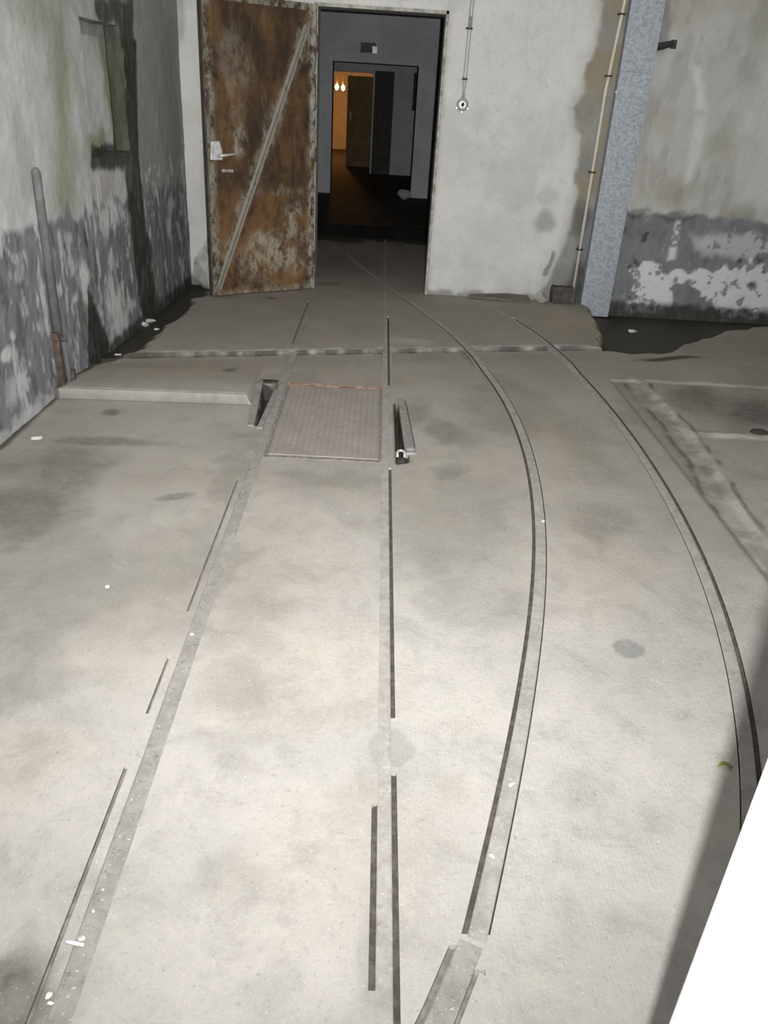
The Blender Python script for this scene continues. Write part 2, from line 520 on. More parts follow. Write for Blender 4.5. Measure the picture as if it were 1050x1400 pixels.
def floor_masks(x, y):
    st = np.zeros(x.shape); w = np.zeros(x.shape)

    def S(px, py, ru, rv, a, rot=0, rough=.55, ns=5, k=0):
        nonlocal st
        st = np.maximum(st, min(1, a * 1.2) * blob(x, y, G(px, py), ru, rv, rot, rough, ns, k))
    S(60, 800, .7, .55, .26, 0, .9, 3, 3); S(330, 900, .12, .5, .2, .1, .9, 9, 2); S(600, 700, .5, .5, .2, 0, .9, 4, 3); S(30, 690, .30, .42, .62, .4, .7, 4, 0); S(85, 640, .26, .26, .50, 0, .7, 5, 1); S(140, 604, .32, .07, .55, 0, .7, 5, 2)
    S(100, 705, .12, .12, .40, 0, .7, 6, 3); S(242, 679, .10, .035, .55, .4, .5, 9); S(150, 565, .055, .06, .85, 0, .4, 12)
    S(315, 507, .06, .08, .75, 0, .4, 10); S(135, 765, .10, .14, .30, 0, .6, 6, 4); S(25, 940, .18, .16, .35, 0, .6, 6, 2)
    S(615, 590, .16, .30, .50, .3, .7, 5, 5); S(620, 645, .12, .12, .45, 0, .7, 7, 6); S(670, 695, .16, .22, .36, 0, .8, 6, 0)
    S(560, 565, .14, .22, .45, 0, .7, 6, 1); S(590, 760, .10, .16, .28, 0, .8, 9, 2); S(820, 715, .17, .18, .34, 0, .7, 5, 3)
    S(450, 655, .30, .10, .32, 0, .7, 7, 4); S(410, 520, .25, .2, .30, 0, .7, 5, 4); S(640, 820, .2, .2, .22, 0, .8, 5, 6)
    S(310, 1200, .10, .09, .22, 0, .6, 8, 1); S(620, 1080, .05, .07, .14, 0, .6, 8); S(12, 1365, .11, .14, .95, 0, .6, 9, 2)
    S(0, 1395, .13, .12, 1., 0, .5, 9, 3); S(370, 408, .085, .055, .95, 0, .12, 8); S(300, 405, .3, .12, .45, 0, .6, 7, 1)
    S(700, 560, .3, .6, .28, 0, .8, 4, 2); S(780, 600, .2, .5, .22, 0, .8, 4, 3); S(960, 545, .22, .28, .7, 0, .6, 6, 3)
    S(1035, 565, .25, .3, .85, 0, .6, 6, 4); S(1000, 560, .5, .4, .5, 0, .6, 4, 4); S(870, 560, .2, .5, .25, 0, .7, 5); S(930, 555, .05, .2, .5, .5, .6, 9)
    S(280, 760, .12, .3, .22, 0, .9, 11, 5); S(320, 640, .1, .5, .32, 0, .9, 9, 6); S(310, 780, .1, .25, .3, 0, .9, 14, 1)
    S(480, 365, .5, 1.1, .35, 0, .6, 3, 1); S(450, 388, .15, .12, .6, 0, .6, 9, 3)
    jd = joint_d(x, y)
    st = np.maximum(st, .55 * sst(0, .03, jd) * sst(1.5, 1.6, x) * (1 - sst(4.9, 5.0, y)) * (.5 + fbm(x, y, 7, 4, 2) * .9))
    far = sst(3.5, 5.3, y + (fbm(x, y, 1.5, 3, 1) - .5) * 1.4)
    far = np.maximum(far, .64 * sst(1.4, 3.1, y + (fbm(x, y, 1.3, 4, 6) - .5) * 2.2))  # mottled darkening with distance, light falloff painted into the floor colour
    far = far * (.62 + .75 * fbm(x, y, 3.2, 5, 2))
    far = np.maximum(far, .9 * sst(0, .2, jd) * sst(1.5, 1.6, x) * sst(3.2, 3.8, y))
    warm = np.zeros(x.shape)
    for px, py, ru, rv, a in ((620, 1085, .10, .12, .3), (180, 890, .3, .3, .2), (360, 920, .3, .3, .25), (480, 900, .25, .3, .22), (250, 510, .8, .4, .4), (760, 600, .25, .5, .3),
                              (820, 760, .3, .4, .25), (500, 1150, .3, .3, .22), (780, 445, .35, .4, .6), (40, 1030, .2, .2, .3), (660, 440, .3, .2, .3)):
        warm = np.maximum(warm, a * blob(x, y, G(px, py), ru, rv, 0, .6, 4, 2))
    patch = sst(.25, .5, blob(x, y, G(860, 887), .062, .060, 0, .16, 30, 1)) * (.7 + .5 * fbm(x, y, 40, 3, 2))
    patch = np.maximum(patch, .5 * sst(.25, .55, blob(x, y, G(533, 1022), .066, .085, .3, .4, 14, 2)))
    patch = np.maximum(patch, .6 * blob(x, y, G(515, 1300), .05, .14, 0, .3, 14, 2))
    pale = .42 * sst(.36, .66, fbm(x, y, 15, 5, 3)) * (1 - sst(.03, .09, np.abs(jd - .05) + (fbm(x, y, 5, 4, 5) - .5) * .08)) * sst(1.5, 1.55, x) * (1 - sst(4.95, 5., y))
    pale = np.maximum(pale, .8 * (1 - sst(.005, .04, np.abs(y - 4.9 + (fbm(x, y, 9, 4, 5) - .5) * .06))) * sst(1.70, 1.78, x))
    pale = np.maximum(pale, .9 * (1 - sst(.01, .05, np.abs(y - 4.0 + (fbm(x, y, 9, 4, 3) - .5) * .12))) * sst(1.78, 1.9, x) * (1 - sst(2.3, 2.5, x)))
    da = y - step_a(x)
    pale = np.maximum(pale, .95 * (1 - sst(.01, .035, np.abs(da - .012) + (fbm(x, y, 18, 3, 3) - .5) * .03)) * sst(-.645, -.665, x))  # lit front edge of the left slab, painted in as a pale line
    db = y - step_b(x)
    pale = np.maximum(pale, .95 * (1 - sst(.012, .045, np.abs(db - .006) + (fbm(x, y, 18, 3, 2) - .5) * .07)) * (1 - sst(1.5, 1.6, x)) * sst(-1.5, -1.3, x))  # whitens the lip's front face, its light put into the colour
    pale = np.maximum(pale, .35 * blob(x, y, G(560, 470), .22, .1, 0, .5, 8, 3))
    dirt_shade = .9 * (1 - sst(.004, .022, np.abs(db + .008) + (fbm(x, y, 16, 3, 4) - .5) * .02)) * (1 - sst(1.5, 1.6, x))
    jl = np.minimum(np.abs(jd + .015 + (fbm(x, y, 8, 3, 2) - .5) * .04), np.abs(jd - .13 + (fbm(x, y, 8, 3, 6) - .5) * .05))
    dirt_shade = np.maximum(dirt_shade, .6 * sst(.35, .55, fbm(x, y, 6, 3, 1)) * (1 - sst(.004, .018, jl)) * sst(1.5, 1.55, x) * (1 - sst(4.85, 4.9, y)))
    dirt_shade = np.maximum(dirt_shade, .7 * (1 - sst(.003, .016, np.abs(da + .008))) * sst(-.645, -.665, x))
    lw = x - (LW0 + LWS * (y - 4.925))
    dirt_shade = np.maximum(dirt_shade, (1 - sst(.015, .045, lw + (fbm(x, y, 10, 3, 4) - .5) * .03)) * .85)
    dirt_shade = np.maximum(dirt_shade, .9 * blob(x, y, G(915, 493), .32, .05, .12, .3, 9, 1))  # shading along the broken slab's edge, painted as a black streak
    dg = sdf(x, y, GUT) + (fbm(x, y, 7, 3, 2) - .5) * .10
    w = np.maximum(w, .95 * (1 - sst(-.05, .03, dg)))
    dl = lgut(x, y)
    w = np.maximum(w, .97 * (1 - sst(-.03, .03, dl)))
    w = np.maximum(w, .8 * blob(x, y, (-1.45, 7.0), .3, .2, 0, .4, 7, 1))
    dirt_shade = np.maximum(dirt_shade, .93 * sst(9.45, 9.7, y + (fbm(x, y, 3, 4, 2) - .5) * .7))
    for s in (SLOT_L, SLOT_R):
        dirt_shade = np.maximum(dirt_shade, 1 - sst(.004, .016, sdf(x, y, s)))  # slot interiors coloured near-black, painting in the shade of the recess
    return dict(stain=st, far=far, warm=warm, patch=patch, pale=pale, dirt_shade=dirt_shade, wet=w)


rail_foot = []   # (path, lo, hi): band lowered under each rail


def make_floor():
    us = np.unique(np.concatenate([lines(-1.78, 2.6, .0125), lines(2.6, 4.2, .05)]))
    vs = np.unique(np.concatenate([lines(-1.6, .6, .05), lines(.6, 4.06, .0125), [4.079, 4.081], lines(4.10, 5.16, .0125), [5.179, 5.181],
                                   lines(5.20, 7.4, .0125), lines(7.4, 9.9, .04)]))
    U, V = np.meshgrid(us, vs)
    X = U
    Y = V + (step_a(X) - 4.08) * np.exp(-((V - 4.08) / .35) ** 2) + (step_b(X) - 5.18) * np.exp(-((V - 5.18) / .55) ** 2) * (1 - np.exp(-((V - 4.08) / .35) ** 2))
    # exact rows for the two steps
    for line, fn in ((4.08, step_a), (5.18, step_b)):
        j = np.argmin(np.abs(vs - (line - .001))); Y[j] = fn(X[j]) - .001
        Y[j + 1] = fn(X[j + 1]) + .001
    Z = floor_h(X, Y)
    for path, lo, hi in rail_foot:
        P = path
        y0, y1 = P[:, 1].min(), P[:, 1].max()
        o = np.argsort(P[:, 1]); xc = np.interp(Y, P[o, 1], P[o, 0])
        dx = np.gradient(P[o, 0]) / np.gradient(P[o, 1]); sl = np.interp(Y, P[o, 1], dx)
        d = (X - xc) / np.sqrt(1 + sl * sl)
        Z = np.where((d > lo + .0135) & (d < hi - .0135) & (Y > y0 + .014) & (Y < y1 - .014), Z - .05, Z)
    co = np.stack([X, Y, Z], -1).reshape(-1, 3)
    nu, nv = len(us), len(vs); idx = np.arange(nu * nv).reshape(nv, nu)
    q = np.stack([idx[:-1, :-1], idx[:-1, 1:], idx[1:, 1:], idx[1:, :-1]], -1).reshape(-1, 4)
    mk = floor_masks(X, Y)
    # concrete lips running along the rails
    allc = [co]; allq = [q]; att = {k: [v.ravel()] for k, v in mk.items()}; base = len(co)
    for path, a, b in lips:
        T = np.gradient(path, axis=0); T /= np.linalg.norm(T, axis=1)[:, None]; N = np.stack([T[:, 1], -T[:, 0]], -1)
        N *= np.sign(N[:, :1])
        rows = []
        for d, dz in ((a, .0), (b, .0)):
            p = path + N * d
            rows.append(np.stack([p[:, 0], p[:, 1], np.maximum(rail_z(p[:, 1]) - .0012, floor_h(p[:, 0], p[:, 1]) + .0008) + dz], -1))
        R = np.stack(rows, 1); n, m = R.shape[:2]
        ii = np.arange(n * m).reshape(n, m) + base
        qq = np.stack([ii[:-1, :-1], ii[:-1, 1:], ii[1:, 1:], ii[1:, :-1]], -1).reshape(-1, 4)
        allc.append(R.reshape(-1, 3)); allq.append(qq); base += n * m
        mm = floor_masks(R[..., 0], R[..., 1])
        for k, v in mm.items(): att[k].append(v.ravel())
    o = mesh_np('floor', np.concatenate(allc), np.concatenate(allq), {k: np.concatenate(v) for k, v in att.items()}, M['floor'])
    tag(o, 'worn concrete floor with embedded tracks, damp stains and broken edges', 'floor', kind='structure')
    return o


# ------------------------------------------------------------------ rails
lips = []


def ribbon(bm, path, prof, zfun):
    """sweep an open cross-section (offset, dz) along a ground path"""
    T = np.gradient(path, axis=0); T /= np.linalg.norm(T, axis=1)[:, None]
    N = np.stack([T[:, 1], -T[:, 0]], -1); N *= np.sign(N[:, :1])
    prev = None
    for p, nn in zip(path, N):
        ring = []
        for d, dz in prof:
            x, y = p + nn * d
            ring.append(bm.verts.new((x, y, zfun(p[1]) + dz)))
        if prev:
            for i in range(len(prof) - 1):
                bm.faces.new((prev[i], prev[i + 1], ring[i + 1], ring[i]))
        prev = ring


def make_rail(path, h0, h1, grooves, label, headmat='rail', zoff=.001, dmat='groove'):
    """h0..h1: head across the path; grooves: list of (side, width, y0, y1)"""
    i = len(path) // 2
    rt = empty('floor_rail', (path[i, 0], path[i, 1], 0), label, 'rail', group='rails set into the concrete floor')
    base = np.array([path[i, 0], path[i, 1]])
    bm = bmesh.new()
    loc = path - base
    zf = lambda y: float(rail_z(y + base[1])) + zoff
    prof = [(h0, -.04), (h0, -.0015), (h0 + .003, 0), (h1 - .003, 0), (h1, -.0015), (h1, -.04)]
    ribbon(bm, loc, prof, zf)
    build('rail_head', bm, M[headmat], rt)
    lo, hi = h0, h1
    for side, wd, y0, y1, *gp in grooves:
        gap = gp[0] if gp else 0.
        sub = path[(path[:, 1] >= y0) & (path[:, 1] <= y1)]
        if len(sub) < 2: continue
        a, b = (h1 + gap, h1 + gap + wd) if side > 0 else (h0 - gap - wd, h0 - gap)
        if gap: lips.append((sub, h0 - gap, h0) if side < 0 else (sub, h1, h1 + gap))
        bm = bmesh.new()
        ribbon(bm, sub - base, [(a, -.003), (a, -.010), (a + wd * .5, -.013), (b, -.010), (b, -.003)], zf)
        build('flange_groove', bm, M[dmat], rt)
        e = .018
        if side > 0: lips.append((sub, b, b + e))
        else: lips.append((sub, a - e, a))
        rail_foot.append((sub, a - e if side < 0 else lo, b + e if side > 0 else hi))
    rail_foot.append((path, h0, h1))
    return rt


make_rail(straight(LEFTX, .25, 5.08, 90), -.020, .026, [(-1, .010, .3, 1.50, .026), (-1, .008, 1.62, 1.95, .026), (-1, .008, 2.1, 3.2, .022)],
          'dust-caked straight rail in the floor, leftmost of the tracks, near side of the cracked lip', 'railpale', dmat='groovepale')
make_rail(straight(LEFTX, 5.14, 6.86, 30), -.018, .024, [(-1, .012, 5.2, 6.6)],
          'faint straight rail end on the far slab, running up to the rusty door', 'railpale', .003, 'groovepale')
make_rail(straight(MIDX, .25, 9.85, 200), -.017, .017, [(1, .014, .25, 1.52), (1, .013, 1.66, 3.42), (1, .012, 4.5, 6.2), (-1, .014, .92, 1.42), (-1, .012, .3, .74)],
          'long straight rail in the middle of the floor running through the doorway')
make_rail(INNER, -.006, .034, [(-1, .013, 1.045, 6.9), (1, .004, 1.045, 5.0)],
          'inner curved rail that bends across the middle rail and into the doorway', zoff=.0015)
make_rail(np.stack([np.interp(np.linspace(0, 3, 30), range(4), INNER2[:, 0]), np.interp(np.linspace(0, 3, 30), range(4), INNER2[:, 1])], -1)[::-1], -.014, .036,
          [(-1, .014, .3, 1.2), (1, .010, .3, 1.0)], 'short pale rail end continuing the inner curve at the bottom of the picture', 'railpale', dmat='groovepale')
make_rail(OUTER[OUTER[:, 1] < 7.0], -.026, .014, [(1, .014, .8, 6.4), (-1, .004, .8, 4.2)],
          'outer curved rail nearest the white wall end, rightmost of the tracks')
make_floor()

# ------------------------------------------------------------------ left wall
NY0, NY1, NZ0, NZ1 = 4.985, 5.655, 1.11, 1.80


def make_left_wall():
    us = np.unique(np.concatenate([lines(-1.6, 3.0, .08), lines(3.0, 7.4, .0125, (NY0 - .003, NY0 + .003, NY1 - .003, NY1 + .003))]))
    vs = np.unique(np.concatenate([lines(-.15, 2.3, .0125, (NZ0 - .003, NZ0 + .003, NZ1 - .003, NZ1 + .003)), lines(2.3, 3.0, .07)]))
    U, V = np.meshgrid(us, vs)
    nic = (U > NY0) & (U < NY1) & (V > NZ0) & (V < NZ1)
    dep = np.where(nic, -.085, 0.) + (fbm(U, V, 3, 4, 1) - .5) * .016 + (fbm(U, V, 14, 3, 2) - .5) * .006
    # broken holes at the foot of the wall
    hole = pmask(U, V, [L(122, 392), L(134, 420), L(152, 468), L(150, 500), L(122, 505), L(122, 440)], .015, .02, 18, 3)
    dep = dep - .012 * hole
    X = LW0 + LWS * (U - 4.925) + dep
    n1 = fbm(U * 2.5, V, 6, 4, 1); n2 = fbm(U, V, 9, 5, 4); n3 = fbm(U * 3, V * .8, 5, 5, 6)
    top = .86 - .02 * (U - 4)
    dado = 1 - sst(-.015, .03, V - top + (n1 - .5) * np.where(U > 4.45, .22, .04))
    dado = dado * (1 - .9 * sst(.10, .16, .20 - V + (n2 - .5) * .2) * (1 - sst(4.0, 4.4, U)))
    peel = .7 * sst(.60, .70, n3 + .10 * np.exp(-((U - 4.95) / .25) ** 2) - .05) * (V < 1.02)
    peel = np.maximum(peel, 1. * blob(U, V, L(148, 298), .22, .13, 0, .7, 12, 2))
    peel = np.maximum(peel, 1. * blob(U, V, L(112, 385), .14, .20, .4, .8, 12, 3)); peel = np.maximum(peel, .8 * blob(U, V, L(8, 485), .1, .04, 0, .8, 14, 5))
    peel = np.maximum(peel, 1. * blob(U, V, L(160, 425), .20, .26, .3, .7, 10, 3)); peel = np.maximum(peel, .7 * blob(U, V, L(232, 285), .1, .2, 0, .9, 9, 1))
    peel = np.maximum(peel, .6 * blob(U, V, L(20, 540), .12, .08, 0, .8, 12, 4)); peel = np.maximum(peel, .55 * blob(U, V, L(28, 375), .07, .05, 0, .8, 18, 4))
    fine = sst(.58, .66, fbm(U * 1.5, V, 12, 5, 3)) * sst(.45, .6, fbm(U, V, 3, 3, 5)) * (V < .98)
    peel = np.maximum(peel * (.85 + .6 * fbm(U * 1.5, V, 24, 3, 2)), .75 * fine)
    drk = sst(.57, .68, fbm(U * 2.4, V * .8, 8, 4, 0)) * dado
    strip = [L(172, 60), L(184, 60), L(187, 200), L(196, 300), L(212, 425), L(196, 440), L(190, 380), L(182, 320), L(175, 250), L(172, 222), L(128, 222), L(127, 208), L(176, 208)]
    wet = .96 * pmask(U, V, strip, .02, .03, 14, 2, .035)
    wet = np.maximum(wet, .93 * pmask(U, V, [L(128, 0), L(182, 0), L(184, 70), L(168, 70), L(160, 34), L(150, 34), L(138, 28), L(130, 20)], .02, .03, 12, 1))
    wet = np.maximum(wet, hole)
    wet = np.maximum(wet, .42 * drk)
    wet = np.maximum(wet, .8 * pmask(U, V, [L(196, 310), L(206, 330), L(214, 400), L(220, 425), L(205, 430), L(198, 380)], .03, .05, 12, 5))
    wet = np.maximum(wet, .92 * (1 - sst(-.02, .05, V - .04 + (n2 - .5) * .10)) * sst(4.5, 4.9, U))
    wet = np.maximum(wet, .85 * blob(U, V, L(118, 327), .03, .07, 0, .3, 14, 2))
    wet = np.maximum(wet, .5 * blob(U, V, L(222, 320), .14, .2, 0, .7, 9, 4) * sst(5.8, 6., U))
    wet = np.where((U > NY1 - .02) & (U < NY1 + .012) & (V > NZ0 - .01) & (V < NZ1 + .01), .9 + .1 * n2, wet)
    sill = (U > NY0) & (U < NY1) & (V > NZ0 - .012) & (V < NZ0 + .035)
    wet = np.where(sill, .93, wet)
    moss = .55 * pmask(U, V, [L(62, 0), L(92, 0), L(98, 120), L(100, 280), L(78, 280), L(72, 140)], .12, .12, 6, 3)
    moss = np.maximum(moss, .8 * pmask(U, V, [L(150, 40), L(178, 60), L(186, 215), L(174, 215), L(164, 130)], .03, .05, 9, 3))
    moss = np.maximum(moss, .75 * blob(U, V, (5.3, NZ0 + .05), .4, .12, 0, .7, 9, 3)); moss = np.maximum(moss, .35 * blob(U, V, (4.4, 1.9), .7, .3, 0, .6, 5, 2))
    grime = .85 * sst(5.72, 5.80, U + (n1 - .5) * .06) * (.75 + .25 * n2)
    grime = np.maximum(grime, .85 * ((U > NY0) & (U < NY0 + .085 + .02 * n2) & (V > NZ0) & (V < NZ1)))
    grime = np.maximum(grime, .8 * ((U > NY0) & (U < NY1) & (V < NZ1) & (V > NZ1 - .07)))
    grime = np.maximum(grime, .4 * sst(.5, .8, fbm(U * 2, V * .6, 3, 4, 5)))
    grime = np.maximum(grime, .45 * sst(1.55, 2.0, V + (n2 - .5) * .5))
    att = dict(dado=dado, peel=peel, wet=wet, moss=moss, grime=grime, ochre=.35 * blob(U, V, L(140, 255), .2, .12, 0, .7, 8, 1))
    co = np.stack([X, U, V], -1).reshape(-1, 3)
    nu, nv = len(us), len(vs); idx = np.arange(nu * nv).reshape(nv, nu)
    q = np.stack([idx[:-1, :-1], idx[:-1, 1:], idx[1:, 1:], idx[1:, :-1]], -1).reshape(-1, 4)
    o = mesh_np('wall_left', co, q, att, M['left'])
    tag(o, 'damp left wall with grey dado, niche and dark wet streaks', 'wall', kind='structure')


make_left_wall()

# ------------------------------------------------------------------ back wall
DX0, DX1, DZ1 = -.545, .437, 2.09
WALL_T = .40


def make_back_wall():
    us = np.unique(np.concatenate([lines(-1.72, 2.7, .0125, (DX0, DX1)), lines(2.7, 3.6, .0125), lines(3.6, 4.2, .1)]))
    vs = np.unique(np.concatenate([lines(-.15, 2.35, .0125, (DZ1,)), lines(2.35, 3.0, .08)]))
    U, V = np.meshgrid(us, vs)
    n1 = fbm(U, V, 6, 5, 1); n2 = fbm(U, V, 11, 5, 3); n3 = fbm(U * 3, V * .7, 4, 5, 6)
    edge_px = [(822, 0), (815, 60), (803, 105), (797, 128), (781, 146), (783, 165), (796, 185), (788, 215), (789, 260), (775, 320), (757, 372), (742, 395), (733, 413)]
    E2 = [B(*p) for p in edge_px]
    poly = E2 + [(1.45, -.3), (4.5, -.3), (4.5, 3.2), (1.6, 3.2)]
    dirty = pmask(U, V, poly, .03, .035, 8, 2)
    dep = -(fbm(U, V, 4, 4, 2) - .5) * .008 + dirty * .012
    band = dirty * (1 - sst(1.98, 2.05, U))
    grime = band * (.65 + .5 * n1)
    grime = np.maximum(grime, .55 * dirty * sst(.42, .68, n3))
    grime = np.maximum(grime, .5 * dirty * (1 - sst(.0, .5, np.abs(V - 1.2 - .1 * U))) * n1)
    grime = np.maximum(grime, .35 * dirty)
    hal = pmask(U, V, poly, .10, .05, 5, 4) * (1 - dirty)
    grime = np.maximum(grime, .65 * hal)
    grime = np.maximum(grime, .6 * blob(U, V, B(744, 303), .11, .12, 0, .35, 8, 1)); grime = np.maximum(grime, .28 * blob(U, V, B(748, 270), .13, .1, 0, .5, 8, 2))
    grime = np.maximum(grime, .25 * blob(U, V, B(640, 215), .5, .25, 0, .8, 5, 2) * n1)
    grime = np.maximum(grime, .2 * sst(.5, .72, fbm(U, V, 2.2, 5, 5)) * (1 - dirty))
    grime = np.maximum(grime, .85 * (1 - sst(-.02, .03, V - .035 + (n2 - .5) * .09)))
    spot = pmask(U, V, [B(757, 343), B(760, 350), B(754, 365), B(748, 378), B(740, 377), B(750, 362)], .008, .012, 30, 1)
    dep = dep + spot * .01; grime = np.maximum(grime, spot * .9)
    chip = pmask(U, V, [B(284, 330), B(276, 345), B(270, 365), B(268, 385), B(300, 400), B(300, 330)], .02, .03, 14, 1)
    dep = dep + .03 * chip * n2; grime = np.maximum(grime, .8 * chip)
    ochre = .8 * band * sst(.36, .58, fbm(U, V, 5, 4, 7)) * sst(.75, .95, V); ochre = np.maximum(ochre, .22 * dirty * sst(.5, .7, fbm(U, V, 4, 4, 4)))
    ochre = np.maximum(ochre, .10 * sst(.5, .7, fbm(U, V, 1.6, 4, 0)) * (1 - dirty)); ochre = np.maximum(ochre, .5 * (1 - sst(0, .06, U - DX1)) * sst(DX1 - .01, DX1, U) * n1)
    moss = .7 * blob(U, V, B(1015, 292), .14, .14, 0, .6, 9, 2); moss = np.maximum(moss, .38 * blob(U, V, B(1010, 150), .12, .5, -.4, .6, 6, 3))
    moss = np.maximum(moss, .4 * blob(U, V, B(1050, 40), .2, .4, 0, .6, 6, 3)); moss = np.maximum(moss, .3 * blob(U, V, B(920, 260), .4, .16, 0, .6, 6, 3))
    right = sst(1.66, 1.72, U)
    dado = right * (1 - sst(-.01, .025, V - .755 + (n1 - .5) * .10))
    peel = np.zeros(U.shape)

    def P(poly, a=1., soft=.012, rough=.05, ns=9, k=0):
        nonlocal peel
        peel = np.maximum(peel, a * pmask(U, V, poly, soft, rough, ns, k))
    P([B(862, 372), B(880, 362), B(905, 372), B(940, 368), B(975, 372), B(1000, 368), B(1050, 352), B(1090, 350), B(1090, 440), B(1040, 430), B(980, 432), B(970, 405), B(930, 385), B(912, 392), B(918, 415), B(900, 426), B(862, 425)], .95, .012, .09, 10, 1)
    P([B(940, 322), B(1050, 318), B(1090, 330), B(1090, 352), B(960, 355)], .55, .05, .1, 7, 3)
    P([B(925, 300), B(932, 300), B(924, 355), B(912, 357)], .85, .015, .01, 14, 2); P([B(948, 90), B(958, 90), B(966, 150), B(952, 150)], .6, .03, .03, 9, 2); P([B(952, 160), B(966, 160), B(948, 250), B(936, 250)], .5, .03, .02, 9, 2)
    P([B(1000, 150), B(1050, 60), B(1090, 60), B(1090, 290), B(1000, 290)], .4, .15, .15, 5, 3)
    holes = sst(.62, .66, fbm(U, V, 13, 4, 5)) * (V < .7)
    peel = peel * (1 - holes * .85)
    wet = .92 * right * (1 - sst(-.03, .04, V - .02 + (n2 - .5) * .10)); wet = np.maximum(wet, .75 * right * sst(.64, .69, n2) * (V < .78) * (1 - sst(2.35, 2.5, U)))
    for px, py, r in ((898, 372, .014), (906, 381, .016), (970, 378, .014), (971, 387, .014), (1044, 372, .018), (1036, 358, .05), (1012, 357, .03), (1030, 392, .05)):
        wet = np.maximum(wet, .8 * blob(U, V, B(px, py), r, r, 0, .3, 30, 2))
    wet = np.maximum(wet, .75 * blob(U, V, B(786, 400), .1, .35, 0, .4, 8, 1)); wet = np.maximum(wet, .5 * blob(U, V, B(792, 300), .09, .2, 0, .5, 8, 2))
    wet = np.maximum(wet, .45 * blob(U, V, B(905, 30), .08, .3, .2, .5, 8, 2)); wet = np.maximum(wet, .6 * right * (1 - sst(.02, .06, np.abs(V - .77 + (n1 - .5) * .08))) * sst(.45, .6, n2) * (1 - sst(2.5, 2.7, U)))
    wet = np.maximum(wet, .45 * blob(U, V, (-1.5, 0), .3, .1, 0, .4, 8, 2)); wet = np.maximum(wet, .35 * blob(U, V, B(243, 20), .06, .25, 0, .5, 8, 2))
    co = np.stack([U, 7.06 + dep * 1.0, V], -1).reshape(-1, 3)
    nu, nv = len(us), len(vs); idx = np.arange(nu * nv).reshape(nv, nu)
    q = np.stack([idx[:-1, :-1], idx[:-1, 1:], idx[1:, 1:], idx[1:, :-1]], -1)
    cu = (U[:-1, :-1] + U[1:, 1:]) / 2; cv = (V[:-1, :-1] + V[1:, 1:]) / 2
    q = q[~((cu > DX0) & (cu < DX1) & (cv < DZ1))].reshape(-1, 4)
    att = dict(grime=grime, ochre=ochre, moss=moss, dado=dado, peel=peel, wet=wet)
    # reveal of the doorway and the far side of the wall
    ex = []; y0, y1 = 7.058, 7.06 + WALL_T
    for a, b in (((DX1, y0, -.15), (DX1, y1, DZ1)), ((DX0, y0, -.15), (DX0, y1, DZ1))):
        ex.append([(a[0], a[1], a[2]), (a[0], b[1], a[2]), (a[0], b[1], b[2]), (a[0], a[1], b[2])])
    ex.append([(DX0, y0, DZ1), (DX0, y1, DZ1), (DX1, y1, DZ1), (DX1, y0, DZ1)])
    ex.append([(-4, y1, -.15), (DX0, y1, -.15), (DX0, y1, 3), (-4, y1, 3)]); ex.append([(DX1, y1, -.15), (4.2, y1, -.15), (4.2, y1, 3), (DX1, y1, 3)])
    ex.append([(DX0, y1, DZ1), (DX1, y1, DZ1), (DX1, y1, 3), (DX0, y1, 3)])
    exv = np.array(ex).reshape(-1, 3); exq = np.arange(len(exv)).reshape(-1, 4) + len(co)
    att = {k: np.concatenate([v.ravel(), np.full(len(exv), .35 if k == 'grime' else 0.)]) for k, v in att.items()}
    o = mesh_np('wall_back', np.concatenate([co, exv]), np.concatenate([q, exq]), att, M['back'])
    tag(o, 'whitewashed back wall with doorway, dirty and peeling towards the right', 'wall', kind='structure')


make_back_wall()


def struct_boxes(name, boxes, mat, label=None):
    bm = bmesh.new()
    for a, b in boxes: box(bm, a, b)
    o = build(name, bm, mat); tag(o, label, None, kind='structure')
    return o


struct_boxes('ceiling', [((-4.2, -1.7, 2.9), (4.2, 7.46, 3.0)), ((-4.2, 7.46, 2.9), (4.2, 26, 3.0))], M['ceil'])
struct_boxes('wall_right', [((4.1, -1.7, -.15), (4.2, 7.46, 2.95))], M['ceil'])
struct_boxes('wall_behind', [((-1.9, -1.7, -.15), (4.2, -1.6, 2.95))], M['ceil'])

# white corner of a wall right beside the camera
bm = bmesh.new(); box(bm, (.374, -.6, -.06), (1.25, .541, 2.92))
o = build('wall_near', bm, M['pillar'], bevel=.006)
tag(o, 'white painted wall end close by on the right, bleached by the flash', 'wall', kind='structure')

# ------------------------------------------------------------------ passage beyond the doorway
D2 = 14.4
a2 = B(455, 85, D2)[0]; b2 = B(573, 88, D2)[0]; t2 = B(520, 87, D2)[1]
D3 = 18.5
a3 = B(455, 100, D3)[0] - .25; b3 = B(511, 100, D3)[0]; t3 = B(480, 98, D3)[1]
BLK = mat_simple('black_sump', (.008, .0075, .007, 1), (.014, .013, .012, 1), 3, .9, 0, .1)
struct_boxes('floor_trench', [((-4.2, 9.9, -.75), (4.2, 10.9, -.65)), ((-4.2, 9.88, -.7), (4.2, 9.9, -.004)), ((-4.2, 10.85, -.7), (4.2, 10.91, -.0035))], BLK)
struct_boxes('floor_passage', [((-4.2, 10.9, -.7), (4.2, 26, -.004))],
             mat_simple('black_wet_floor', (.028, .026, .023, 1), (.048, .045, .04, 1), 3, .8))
struct_boxes('wall_passage', [((-4.2, D2, -.1), (a2, D2 + .45, 2.92)), ((b2, D2, -.1), (4.2, D2 + .45, 2.92)), ((a2, D2, t2), (b2, D2 + .45, 2.92))], M['corr'])
struct_boxes('wall_far', [((-4.2, D3, -.1), (a3, D3 + .3, 2.92)), ((b3, D3, -.1), (4.2, D3 + .3, 2.92)), ((a3, D3, t3), (b3, D3 + .3, 2.92))], M['corr'])
